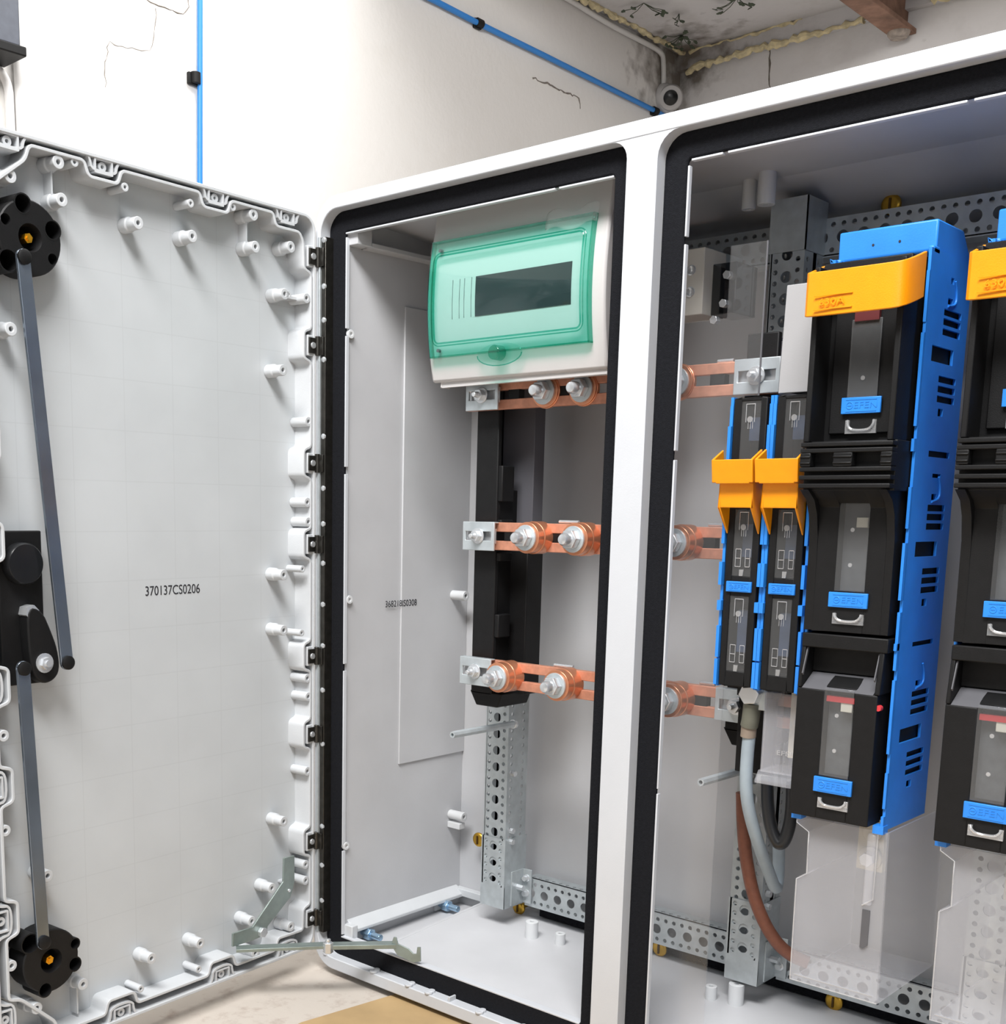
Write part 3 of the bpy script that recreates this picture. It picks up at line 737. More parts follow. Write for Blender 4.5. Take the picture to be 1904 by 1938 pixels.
# ------------------------------------------------------------------ perforated steel rails
def upright(x0, label, w=0.043, y0=0.200, z0=-0.560, z1=0.395, holes_from=-0.545):
    t = thing('perforated_upright', label, 'mounting rail', (x0 + w / 2, 0.24, z0), 'perforated uprights')
    L = z1 - z0
    mb = MB()
    rows = [(0.0, 0.003, 1, 0, None), (0.003, 0.0125, 0.0125, 0.0029, (0.022, L)), (0.0125, 0.0305, 0.025, 0.0068, (0.03, L)), (0.0305, 0.040, 0.0125, 0.0029, (0.022, L)), (0.040, w, 1, 0, None)]
    mb.perf(L, rows, lambda s, t_, h: (x0 + t_, y0 + h, z0 + s), 0.0016)
    dep = 0.088
    for xs, sg in ((x0, 1), (x0 + w, -1)):
        rows2 = [(0.0, 0.004, 1, 0, None), (0.004, 0.0135, 0.0125, 0.0029, (0.09, L)), (0.0135, 0.031, 1, 0, None), (0.031, 0.0405, 0.0125, 0.0029, (0.09, L)), (0.0405, 0.048, 1, 0, None)]
        mb.perf(L, rows2, lambda s, t_, h, xs=xs, sg=sg: (xs + sg * h, y0 + t_, z0 + s), 0.0016)
    obj('rail_profile', mb, GALV, t)
    sl = MB()   # sleeve at the foot, closed below
    sl.box(x0 - 0.0015, x0, y0 - 0.0015, y0 + 0.05, z0 - 0.004, z0 + 0.105); sl.box(x0 + w, x0 + w + 0.0015, y0 - 0.0015, y0 + 0.05, z0 - 0.004, z0 + 0.105)
    rows = [(-0.0015, 0.003, 1, 0, None), (0.003, 0.0125, 0.0125, 0.0031, None), (0.0125, 0.0305, 0.025, 0.0071, None), (0.0305, 0.040, 0.0125, 0.0031, None), (0.040, w + 0.0015, 1, 0, None)]
    sl.perf(0.075, rows, lambda s, t_, h: (x0 + t_, y0 - 0.0017 + h, z0 + 0.030 + s), 0.0016); sl.box(x0 - 0.0015, x0 + w + 0.0015, y0 - 0.0017, y0 - 0.0001, z0 - 0.004, z0 + 0.030)
    obj('foot_sleeve', sl, GALV, t)
    tp_ = MB().box(x0 - 0.0015, x0 + w + 0.0015, y0 - 0.0017, y0 - 0.0001, 0.335, z1); tp_.box(x0 + w, x0 + w + 0.0015, y0 - 0.0017, y0 + 0.05, 0.335, z1)
    obj('head_sleeve', tp_, GALV, t)
    br = MB().box(x0 + w, x0 + w + 0.018, 0.2435, 0.2465, z0 - 0.002, z0 + 0.052); br.box(x0 + w, x0 + w + 0.003, 0.215, 0.2465, z0 - 0.002, z0 + 0.052)
    o = obj('corner_bracket', br, GALV, t, 0.0005)
    for dx, dz in ((0.009, 0.014), (0.009, 0.038)):
        q = (x0 + w + dx, 0.2435, z0 + dz); s = MB().lathe(q, (0, -1, 0), [(0.006, 0), (0.006, 0.0012), (0.004, 0.0014)], 18); s.hexa((q[0], 0.2425, q[2]), (q[0], 0.237, q[2]), 0.0042)
        sub('bracket_bolt', s, CHROME, o)
    bl_ = MB()
    for z in (z0 + 0.10, z0 + 0.117, z0 + 0.205): bl_.hexa((x0 + w, y0 + 0.012, z), (x0 + w + 0.006, y0 + 0.012, z), 0.0045)
    bl_.hexa((x0 + w + 0.003, y0 + 0.030, z0 + 0.026), (x0 + w + 0.014, y0 + 0.030, z0 + 0.026), 0.0045)
    obj_each('rail_bolt', bl_, CHROME, t)
    return t
upright(-0.3325, 'perforated steel upright below the left black support, at the left of the enclosure')
upright(0.0815, 'perforated steel upright behind the grey cable and narrow fuse switches')
upright(0.3700, 'perforated steel upright behind the clear terminal cover at the right photo edge')
def crossrail(x0, x1, z0, label, y0=0.248):
    t = thing('perforated_crossrail', label, 'mounting rail', ((x0 + x1) / 2, 0.27, z0), 'perforated crossrails')
    L = x1 - x0; w = 0.044
    mb = MB().perf(L, [(0.0, 0.003, 1, 0, None), (0.003, 0.0125, 0.0125, 0.0029, None), (0.0125, 0.0315, 0.025, 0.0070, None), (0.0315, 0.041, 0.0125, 0.0029, None), (0.041, w, 1, 0, None)],
                   lambda s, t_, h: (x0 + s, y0 + h, z0 + t_), 0.0016)
    mb.perf(L, [(0.0, 0.008, 1, 0, None), (0.008, 0.018, 0.0125, 0.0029, None), (0.018, 0.03, 1, 0, None)], lambda s, t_, h: (x0 + s, y0 + t_, z0 + w - h), 0.0016)
    mb.perf(L, [(0.0, 0.03, 1, 0, None)], lambda s, t_, h: (x0 + s, y0 + t_, z0 + h), 0.0016)
    obj('rail_profile', mb, GALV, t)
    ov = MB()
    for k in range(int(L / 0.1)):
        xx = x0 + 0.05 + 0.1 * k; ov.prism_y([(p[0], p[1]) for p in rrect(xx - 0.022, xx + 0.022, z0 - 0.0145, z0 - 0.004, 0.005, 4)], IB - 0.004, IB)
    obj_each('wall_spacer', ov, GREYIN, t)
    return t
crossrail(-0.286, 0.0815, -0.567, 'lower perforated crossrail between the left upright and the cable upright')
crossrail(0.1275, 0.505, -0.567, 'lower perforated crossrail behind the clear terminal covers')
crossrail(-0.286, 0.505, 0.333, 'upper perforated crossrail in the shade under the enclosure roof')
# brass screws in the back wall
BSL = ['brass screw on the back wall beside the left perforated upright', 'brass screw under the left end of the lower crossrail', 'brass screw beside the centre post under the crossrail',
       'brass screw below the first clear terminal cover', 'brass screw in the shade above the first blue fuse switch']
for k, (u, v) in enumerate(((903, 1590), (979, 1718), (1246, 1796), (1576, 1897), (1684, 386))):
    q = at_y(u, v, 0.262); SB = 0.268; t = thing('brass_screw', BSL[k], 'screw', (q.x, IB, q.z), 'brass screws of the back wall'); obj('screw_shank', MB().cyl((q.x, SB, q.z), (q.x, IB, q.z), 0.004, 14), BRASS, t)
    s = MB().lathe((q.x, SB, q.z), (0, -1, 0), [(0.0115, 0), (0.0115, 0.003), (0.0095, 0.005), (0.0075, 0.0055)], 28); obj('screw_head', s, BRASS, t, 0.0004)
    sl = MB().box(q.x - 0.0012, q.x + 0.0012, SB - 0.0072, SB - 0.0045, q.z - 0.0068, q.z + 0.0068); obj('screw_slot', sl, mat('slot_dark', srgb(90, 66, 30), 0.5, 0.5) if k == 0 else bpy.data.materials['slot_dark'], t)
# standoff rods
for k, (tip, root, lab) in enumerate((((0.1068, 0.06, -0.278), (0.094, 0.200, -0.285), 'zinc standoff rod poking out from the cable upright'),
                                      ((-0.2786, 0.06, -0.2757), (-0.297, 0.200, -0.285), 'zinc standoff rod poking out from the left perforated upright'))):
    tip = Vector((tip[0] , tip[1], tip[2])); root = Vector((tip.x, root[1], tip.z - 0.001)); t = thing('standoff_rod', lab, 'standoff', root, 'standoff rods')
    d = (tip - root).normalized()
    obj('rod', MB().lathe(root, d, [(0.0052, 0), (0.0052, 0.136), (0.0046, 0.139), (0.0026, 0.139), (0.0026, 0.125)], 8), STEEL, t)
    obj('rod_base', MB().lathe(root, d, [(0.007, 0), (0.007, 0.004), (0.0055, 0.0045)], 16), CHROME, t)

# ------------------------------------------------------------------ distribution box with green door
db = thing('distribution_box', 'white plastic distribution box with green tinted door in upper left compartment', 'distribution box', (-0.186, 0.16, 0.206))
DX0, DX1, DB, DT = -0.3265, -0.0455, 0.2005, 0.4235
def ybulge(z):      # front face bulges towards the viewer
    s = max(-1.0, min(1.0, (z - DB) / (0.4005 - DB) * 2 - 1)); return 0.046 + 0.013 * s * s
zs = [DB + (DT - DB) * k / 16 for k in range(17)]
prof = [(ybulge(z), z) for z in zs] + [(0.066, DT), (0.066, DB)]
obj('front_cover', MB().prism_x(prof, DX0, DX1), BOXW, db, 0.004)
bk_ = MB().box(DX0 + 0.012, DX1 - 0.002, 0.064, 0.165, 0.209, DT - 0.004); bk_.box(DX0 + 0.012, DX1 - 0.002, 0.0630, 0.0660, 0.1935, 0.215); bk_.box(DX0 + 0.012, DX0 + 0.0150, 0.0630, 0.08, 0.1935, 0.215)
obj('back_box', bk_, BOXW, db, 0.0015)
obj('rear_bracket', MB().box(DX0 + 0.004, DX0 + 0.03, 0.165, 0.206, 0.30, 0.33), GALV, db, 0.001)
# aperture with dark interior, blanking strips
ap = MB().prism_x([(ybulge(z) - 0.0008, z) for z in (0.2775, 0.29, 0.302, 0.314, 0.3265)] + [(0.075, 0.3265), (0.075, 0.2775)], -0.2425, -0.0930)
obj('breaker_aperture', ap, mat('aperture_dark', srgb(52, 54, 58), 0.25), db)
st = MB()
for x in (-0.282, -0.270, -0.262, -0.250): st.prism_x([(ybulge(z) - 0.0004, z) for z in (0.2775, 0.302, 0.3265)] + [(0.07, 0.3265), (0.07, 0.2775)], x, x + 0.0006)
obj_each('blanking_strip', st, DGREY, db)
# green door shell following the bulge
GX0, GX1, GB, GT = -0.3180, -0.0625, 0.2305, 0.3775
def shell(x0, x1, z0, z1, off, th, n=14):
    mb = MB(); zz = [z0 + (z1 - z0) * k / n for k in range(n + 1)]
    pr = [(ybulge(z) - off - th, z) for z in zs_ if False] if False else [(ybulge(z) - off - th, z) for z in zz] + [(ybulge(z) - off, z) for z in zz[::-1]]
    return mb.prism_x(pr, x0, x1)
gd = shell(GX0, GX1, GB, GT, 0.006, 0.0018)
g0 = obj('green_door', gd, GREEN, db, 0.0006)
edge = MB()
for x in (GX0, GX1 - 0.002): edge.prism_x([(ybulge(z) - 0.0085, z) for z in [GB + (GT - GB) * k / 14 for k in range(15)]] + [(ybulge(z) - 0.0006, z) for z in [GB + (GT - GB) * k / 14 for k in range(15)][::-1]], x, x + 0.002)
for z in (GB, GT - 0.002): edge.box(GX0, GX1, ybulge(z) - 0.0085, ybulge(z) - 0.0004, z, z + 0.002)
sub_each('door_edge', edge, GREEN2, g0)
fx0, fx1, fb, ft_ = GX0 + 0.0105, GX1 - 0.0115, GB + 0.0175, GT - 0.0195
bd_ = shell(GX0, fx0, GB, GT, 0.0052, 0.0006); bd_.v += []
for a0, a1, c0, c1 in ((fx1, GX1, GB, GT), (fx0, fx1, GB, fb), (fx0, fx1, ft_, GT)):
    m_ = shell(a0, a1, c0, c1, 0.0052, 0.0006); bd_.add(m_.v, m_.f)
sub_each('door_border', bd_, GREEN, g0)
rib = MB()
loop = rrect(fx0, fx1, fb, ft_, 0.007, 6)
def curved_loop(lp_, r, off): return [(x, ybulge(z) - off, z) for x, z in lp_]
for dd, rr in ((0.0, 0.0011), (-0.0035, 0.0008)):
    l2 = rrect(fx0 + dd, fx1 - dd, fb + dd, ft_ - dd, 0.007 - dd, 6)
    dense = []
    for i in range(len(l2)):
        a = Vector(l2[i]); c = Vector(l2[(i + 1) % len(l2)]); k = max(1, int((c - a).length / 0.012))
        dense += [a + (c - a) * (j / k) for j in range(k)]
    dense.append(Vector(l2[0]))
    rib.tube([(q.x, ybulge(q.y) - 0.0082, q.y) for q in dense], rr, 8)
sub('door_rib', rib, GREEN2, g0)
hp_ = MB()
for x, z in ((GX0 + 0.014, GT - 0.012), (GX0 + 0.014, GB + 0.009)): hp_.cyl((x, ybulge(z) - 0.007, z), (x, ybulge(z) - 0.002, z), 0.0022, 14)
sub_each('hinge_pin', hp_, DGREY, g0)
lx, lz = -0.2005, 0.2275
lt = MB().prism_y([(lx + 0.036 * math.cos(t * PI / 12), lz + 0.0 + 0.014 * math.sin(t * PI / 12)) for t in range(24)], ybulge(lz) - 0.0075, ybulge(lz) - 0.0055)
lo = obj('latch_tongue', lt, GREEN, db, 0.0004)
arc = MB().tube([(lx + 0.036 * math.cos(PI + t * PI / 12), ybulge(lz) - 0.0075, lz + 0.014 * math.sin(PI + t * PI / 12)) for t in range(13)], 0.0007, 8); sub('latch_edge', arc, GREEN2, lo)
knb = MB().lathe((lx + 0.001, ybulge(lz) - 0.006, lz + 0.001), (0, -1, 0), [(0.0095, 0), (0.009, 0.014), (0.0078, 0.0152)], 26); sub('latch_knob', knb, GREEN2, lo, 0.0006)
# clear protective film hanging over the upper right corner
fm = MB(); nx, nz = 10, 8
for j in range(nz + 1):
    for i in range(nx + 1):
        x = -0.13 + 0.075 * i / nx; z = 0.3855 - 0.022 * j / nz + 0.004 * math.sin(i * 0.9)
        fm.v.append((x, ybulge(min(DT, max(DB, z))) - 0.0105 - 0.0010 * abs(math.sin(i * 1.7 + j * 0.9)) - 0.0005, z))
for j in range(nz):
    for i in range(nx): a = j * (nx + 1) + i; fm.f.append((a, a + 1, a + nx + 2, a + nx + 1))
fo = obj('protective_film', fm, FILM, db)
sm = fo.modifiers.new('solid', 'SOLIDIFY'); sm.thickness = 0.0003

# ------------------------------------------------------------------ terminal block with clear cover (beige, upper left of right compartment)
tb = thing('terminal_block', 'beige terminal block with dark clear cover at upper left of right compartment', 'terminal block', (0.0, 0.22, 0.27))
obj('block_body', MB().box(-0.03, 0.0412, 0.120, 0.17, 0.2615, 0.3365), mat('beige_plastic', srgb(196, 192, 184), 0.5), tb, 0.001)
q = MB()
for z in (0.3125, 0.2880): q.lathe((0.0245, 0.120, z), (0, -1, 0), [(0.006, 0), (0.006, 0.001), (0.0045, 0.0014), (0.0022, 0.0004)], 18)
obj_each('block_screw', q, CHROME, tb)
obj('clear_side_cover', MB().box(0.0412, 0.072, 0.140, 0.19, 0.2625, 0.320), clear('smoky_clear', (0.35, 0.36, 0.38, 1), 0.08, 0.08), tb, 0.001)
q = MB()
for x, z in ((0.060, 0.2735), (0.049, 0.2560), (0.063, 0.305)): q.hexa((x, 0.142, z), (x, 0.133, z), 0.0052)
obj_each('cover_bolt', q, CHROME, tb, 0.0005)
obj('fixing_strap', MB().box(-0.02, 0.02, 0.17, 0.2485, 0.325, 0.345), GALV, tb)

# ------------------------------------------------------------------ wide fuse switches
def label_part(parent, x0, x1, z0, z1, y, rot=0):
    o = obj('name_plate', MB().box(x0, x1, y - 0.003, y, z0, z1), BLUE, parent, 0.0006)
    w = x1 - x0; zc = (z0 + z1) / 2
    tm = Matrix.Translation(((x0 + x1) / 2 + w * 0.12, y - 0.003, zc)) @ FACE_FRONT
    tx = text_obj('lettering', 'EFEN', (z1 - z0) * 0.55, 0.0004, tm, BLUE, None, 1.25); tx.parent = o
    rg = MB(); c = Vector((x0 + w * 0.22, y - 0.003, zc)); r = (z1 - z0) * 0.2
    rg.tube([c + Vector((r * math.cos(k * PI / 10), 0, r * math.sin(k * PI / 10))) for k in range(21)], 0.0005, 6)
    rg.box(x0 + w * 0.12, x1 - w * 0.1, y - 0.0034, y - 0.003, z0 + (z1 - z0) * 0.12, z0 + (z1 - z0) * 0.17)
    rg.box(x0 + w * 0.12, x1 - w * 0.1, y - 0.0034, y - 0.003, z1 - (z1 - z0) * 0.17, z1 - (z1 - z0) * 0.12)
    rg.box(c.x - r * 0.6, c.x + r * 0.6, y - 0.0034, y - 0.003, zc - 0.0004, zc + 0.0004)
    sub('emblem', rg, BLUE, o)
    return o
def clip_part(parent, x0, x1, z0, z1, y):
    mb = MB().tube(smooth_path([(x0 + 0.002, y - 0.002, z1), (x0 + 0.003, y - 0.003, z0 + 0.006), (x0 + 0.008, y - 0.003, z0 + 0.002), (x1 - 0.008, y - 0.003, z0 + 0.002), (x1 - 0.003, y - 0.003, z0 + 0.006), (x1 - 0.002, y - 0.002, z1)], 2), 0.0014, 8)
    mb.box(x0, x1, y - 0.002, y, z0 - 0.001, z0 + 0.003)
    for x in (x0, x1 - 0.004): mb.box(x, x + 0.004, y - 0.002, y, z0, z1)
    return obj('clear_latch', mb, CLIPC, parent)
XW, WW = 0.2385, 0.0965
def wide_switch():
    t = thing('fuse_switch', 'wide black and blue fuse switch with orange handle, nearest the narrow ones', 'fuse switch', (XW + WW / 2, 0.10, -0.287), 'wide fuse switches')
    X0, X1 = XW, XW + WW
    # blue sides with slots
    holes = []
    for c in (0.1885, -0.0005, -0.190):
        holes += [(0.049, 0.106, c - 0.0075, c + 0.0075)]
        for dz in (0.041, 0.032, 0.0225, -0.0225, -0.032, -0.0415): holes += [(0.0725, 0.119, c + dz - 0.0032, c + dz + 0.0032)]
        holes += [(0.078, 0.091, c - 0.058, c - 0.0505), (0.080, 0.093, c + 0.049, c + 0.055)]
    holes += [(0.063, 0.119, 0.0905, 0.0965), (0.063, 0.119, -0.099, -0.094), (0.078, 0.100, 0.0705, 0.0745), (0.084, 0.092, 0.257, 0.263)]
    side = MB()
    for xs in (X0, X1 - 0.0028): side.plate_holes(0.029, 0.138, -0.2855, 0.283, holes, lambda a, b_, h, xs=xs: (xs + h, a, b_), 0.0028)
    for z0, z1, d in ((0.215, 0.262, 0.0012), (0.118, 0.205, 0.003), (0.094, 0.106, 0.005), (0.02, 0.06, 0.0025), (-0.05, 0.006, 0.006), (-0.12, -0.062, 0.0045), (-0.100, -0.093, 0.007), (-0.205, -0.13, 0.0035), (-0.262, -0.225, 0.0025), (-0.2855, -0.270, 0.004)):
        for xs in (X0, X1 - 0.0028): side.box(xs, xs + 0.0028, 0.029 - d, 0.0295, z0, z1)
    side.box(X0 - 0.001, X0 + 0.010, 0.024, 0.036, -0.2885, -0.2800); side.box(X1 - 0.010, X1 + 0.001, 0.024, 0.036, -0.2885, -0.2800)
    o = obj('side_frame', side, BLUE, t, 0.0)
    obj('inner_block', MB().box(X0 + 0.004, X1 - 0.004, 0.050, 0.134, -0.280, 0.272), BLACK, t)
    brk = MB()
    for zc in (0.1885, -0.0005, -0.190): brk.tube(smooth_path([(X1 + 0.0005, 0.094, zc + 0.072), (X1 + 0.0005, 0.100, zc + 0.062), (X1 + 0.0005, 0.100, zc + 0.050), (X1 + 0.0005, 0.080, zc + 0.047)], 2), 0.0012, 8)
    obj_each('side_clip', brk, BLUE, t)
    hood = MB().prism_x([(0.042, 0.283), (0.042, 0.311), (0.110, 0.311), (0.138, 0.283), (0.138, 0.275), (0.05, 0.275)], X0 - 0.001, X1 - 0.001)
    hood.box(X0 - 0.004, X0 + 0.006, 0.034, 0.05, 0.2785, 0.284); hood.box(X0 - 0.004, X0 - 0.0005, 0.034, 0.05, 0.272, 0.284); hood.box(X1 - 0.006, X1, 0.034, 0.05, 0.278, 0.286)
    h = obj('top_hood', hood, BLUE, t, 0.0018)
    dots = MB()
    for x in (X0 + 0.034, X0 + 0.060): dots.cyl((x, 0.0425, 0.295), (x, 0.0415, 0.295), 0.0012, 12)
    sub_each('hood_hole', dots, INK, h)
    # top cover: deep tray with side ribs
    a0, a1 = X0 + 0.003, X1 - 0.0075
    tc = MB().box(a0, a1, 0.021, 0.052, 0.104, 0.277)
    tc.box(a0 - 0.002, a0 + 0.004, -0.012, 0.022, 0.103, 0.27); tc.box(a1 - 0.005, a1 + 0.001, -0.012, 0.022, 0.103, 0.27)
    tc.box(a0, a1, 0.004, 0.022, 0.246, 0.275); tc.box(a0 + 0.010, a1 - 0.008, 0.0165, 0.022, 0.112, 0.24)
    obj('top_cover', tc, BLACK, t, 0.0012, 'black upper fuse cover')
    wn = MB().box(X0 + 0.031, X0 + 0.0605, 0.0145, 0.0165, 0.145, 0.221); w_ = obj('inspection_window', wn, FUSEG, t, 0.0006)
    sub('window_pane', MB().box(X0 + 0.031, X0 + 0.0605, 0.0138, 0.0145, 0.145, 0.221), WINC, w_)
    rg = MB().lathe((X0 + 0.046, 0.0138, 0.165), (0, -1, 0), [(0.0022, 0), (0.0022, 0.0008), (0.0011, 0.0008)], 14); sub('window_ring', rg, CLIPC, w_)
    label_part(t, X0 + 0.0265, X0 + 0.0660, 0.1310, 0.1468, 0.015); clip_part(t, X0 + 0.031, X0 + 0.062, 0.113, 0.125, 0.0165)
    # middle cover: ribbed grip band on top, tapered back to a flat window face
    m0, m1 = X0 + 0.001, X1 - 0.0040
    band = MB().box(m0, m1, -0.006, 0.045, 0.056, 0.104)
    for z in (0.1005, 0.0945, 0.0765, 0.0685, 0.0605): band.box(m0, m1, -0.017, -0.004, z - 0.0022, z + 0.0022)
    for xa, xb in ((m0, m0 + 0.011), (m0 + 0.034, m0 + 0.053), (m1 - 0.011, m1)): band.box(xa, xb, -0.017, -0.004, 0.079, 0.0925)
    for z in (0.0885, 0.0825):
        for xa, xb in ((m0, m0 + 0.011), (m0 + 0.034, m0 + 0.053), (m1 - 0.011, m1)): band.box(xa, xb, -0.0182, -0.016, z - 0.001, z + 0.001)
    obj('grip_band', band, BLACK, t, 0.0010, 'black ribbed grip of the middle cover')
    mc = MB()
    for xa, xb in ((m0 + 0.009, X0 + 0.031), (X0 + 0.0620, m1 - 0.012)):
        mc.prism_x([(0.045, 0.057), (-0.006, 0.057), (0.010, 0.0475), (0.0165, 0.040), (0.018, -0.0855), (0.045, -0.0855)], xa, xb)
    for xa, xb in ((m0, m0 + 0.009), (m1 - 0.012, m1 - 0.004)):
        mc.prism_x([(0.045, 0.057), (-0.013, 0.057), (0.003, 0.047), (0.011, 0.033), (0.0160, 0.010), (0.018, -0.0855), (0.045, -0.0855)], xa, xb)
    mc.prism_x([(0.045, 0.057), (-0.006, 0.057), (0.010, 0.0475), (0.0145, 0.0442), (0.045, 0.0442)], X0 + 0.030, X0 + 0.0625)
    mc.box(X0 + 0.030, X0 + 0.0625, 0.0175, 0.045, -0.0855, -0.0436)
    obj('middle_cover', mc, BLACK, t, 0.0012, 'black middle fuse cover')
    def window(za, zb, y, red=False, off=0.0):
        w_ = obj('fuse_link', MB().box(X0 + 0.031, X0 + 0.0620, y + 0.014, y + 0.03, za, zb), FUSEG, t)
        x0, x1 = X0 + 0.0315 + off, X0 + 0.0615 + off
        cap = MB().box(x0 + 0.015, x0 + 0.027, y + 0.006, y + 0.014, zb - 0.024, zb - 0.014); sub('fuse_tag', cap, CREAM, w_, 0.0005)
        if red: sub('fuse_indicator', MB().box(x0, x1, y + 0.005, y + 0.014, zb - 0.0145, zb - 0.0085), RED, w_)
        sub('window_pane', MB().box(x0 - 0.0005, x1 + 0.0005, y, y + 0.0012, za, zb), WINC, w_, 0.0003)
        for z in (za + (zb - za) * 0.30, za + (zb - za) * 0.70):
            rg = MB().lathe((x0 + 0.0145, y, z), (0, -1, 0), [(0.0021, 0), (0.0021, 0.0008), (0.0011, 0.0008)], 14); sub('window_ring', rg, CLIPC, w_)
    window(-0.0436, 0.0442, 0.0165)
    label_part(t, X0 + 0.0265, X0 + 0.0668, -0.0602, -0.0450, 0.0175); clip_part(t, X0 + 0.0315, X0 + 0.0635, -0.0760, -0.0662, 0.0178)
    # lower cover: recessed grip with sill greyed by painted light, window with red indicator
    lc = MB()
    lc.box(m0, m1 - 0.002, 0.016, 0.045, -0.103, -0.0885)
    lc.box(m0 + 0.004, m1 - 0.008, 0.036, 0.05, -0.130, -0.10)
    for xa, xb in ((m0, m0 + 0.0045), (m1 - 0.0105, m1 - 0.005)): lc.prism_x([(0.045, -0.102), (0.017, -0.102), (0.012, -0.145), (0.045, -0.145)], xa, xb)
    for xa, xb in ((m0, X0 + 0.031), (X0 + 0.0620, m1 - 0.007)): lc.prism_x([(0.045, -0.1315), (0.036, -0.1315), (0.0125, -0.146), (0.0125, -0.281), (0.045, -0.281)], xa, xb)
    lc.box(X0 + 0.030, X0 + 0.0625, 0.0125, 0.045, -0.281, -0.2345)
    lc.prism_x([(0.045, -0.1315), (0.036, -0.1315), (0.016, -0.1425), (0.045, -0.1425)], X0 + 0.030, X0 + 0.0625)
    obj('lower_cover', lc, BLACK, t, 0.0012, 'black lower fuse cover with recessed grip')
    sill = MB().prism_x([(0.037, -0.1308), (0.0128, -0.1455), (0.0135, -0.1462), (0.037, -0.1320)], m0 + 0.005, m1 - 0.012); obj('lit_grip_sill', sill, DGREY, t)  # light on the up-facing black plastic put into a grey
    ck = MB()
    for xa in (m0 + 0.0048, m1 - 0.0115): ck.prism_x([(0.022, -0.104), (0.019, -0.104), (0.0105, -0.130), (0.0125, -0.132)], xa, xa + 0.0012)
    obj_each('grip_cheek', ck, DGREY, t)
    window(-0.2345, -0.1428, 0.0118, True)
    label_part(t, X0 + 0.0270, X0 + 0.0675, -0.2520, -0.2360, 0.0125); clip_part(t, X0 + 0.0325, X0 + 0.0645, -0.2675, -0.2580, 0.0125)
    ind = MB().cyl((m1 - 0.006, 0.019, -0.158), (m1 - 0.006, 0.0135, -0.158), 0.003, 14); obj('side_indicator', ind, RED, t)
    # orange handle: bent strap rising to the back at both ends
    pth = [(X0 + 0.0005, 0.010, 0.013), (X0 + 0.0015, -0.024, 0.0015), (X0 + 0.004, -0.0300, 0.0), (X0 + 0.085, -0.0312, 0.0), (X0 + 0.0935, -0.0290, 0.001), (X0 + 0.0975, -0.0190, 0.0045), (X0 + 0.0995, -0.004, 0.010), (X0 + 0.0995, 0.006, 0.0135)]
    pth = [Vector(p) for p in pth]
    fin = []
    for i in range(len(pth) - 1):
        for k in range(3): fin.append(pth[i].lerp(pth[i + 1], k / 3))
    fin.append(pth[-1])
    for _ in range(2): fin = [fin[0]] + [(fin[i - 1] + fin[i] * 2 + fin[i + 1]) / 4 for i in range(1, len(fin) - 1)] + [fin[-1]]
    hm = MB(); n = len(fin); zl, zh = 0.2205, 0.2617
    for i, p in enumerate(fin):
        d = fin[min(i + 1, n - 1)] - fin[max(i - 1, 0)]; nn_ = Vector((-d.y, d.x, 0)).normalized() * 0.0018
        for s_, z in ((1, zl), (1, zh), (-1, zh), (-1, zl)): hm.v.append((p.x + s_ * nn_.x, p.y + s_ * nn_.y, z + p.z))
    for i in range(n - 1):
        for k in range(4): hm.f.append((4 * i + k, 4 * i + (k + 1) % 4, 4 * i + 4 + (k + 1) % 4, 4 * i + 4 + k))
    hm.f += [(0, 1, 2, 3), (4 * n - 4, 4 * n - 3, 4 * n - 2, 4 * n - 1)]
    ho = obj('handle', hm, ORANGE, t, 0.0008, 'orange pull handle')
    tx = text_obj('lettering', '630A', 0.009, 0.0003, Matrix.Translation((X0 + 0.030, -0.0338, 0.2325)) @ FACE_FRONT, ORANGE, None, 1.3); tx.parent = ho
    ln = MB().box(X0 + 0.012, X0 + 0.05, -0.0338, -0.0325, 0.2258, 0.2266); ln.box(X0 + 0.012, X0 + 0.05, -0.0338, -0.0325, 0.2385, 0.2391); sub_each('handle_rule', ln, ORANGE, ho)
    obj('handle_tongue', MB().box(X0 + 0.034, X0 + 0.058, 0.012, 0.02, 0.219, 0.240), DARKRED, t)
    return t
w1 = wide_switch()
dup(w1, (0.1498, 0, 0), 'wide black and blue fuse switch cut off by the right photo edge')

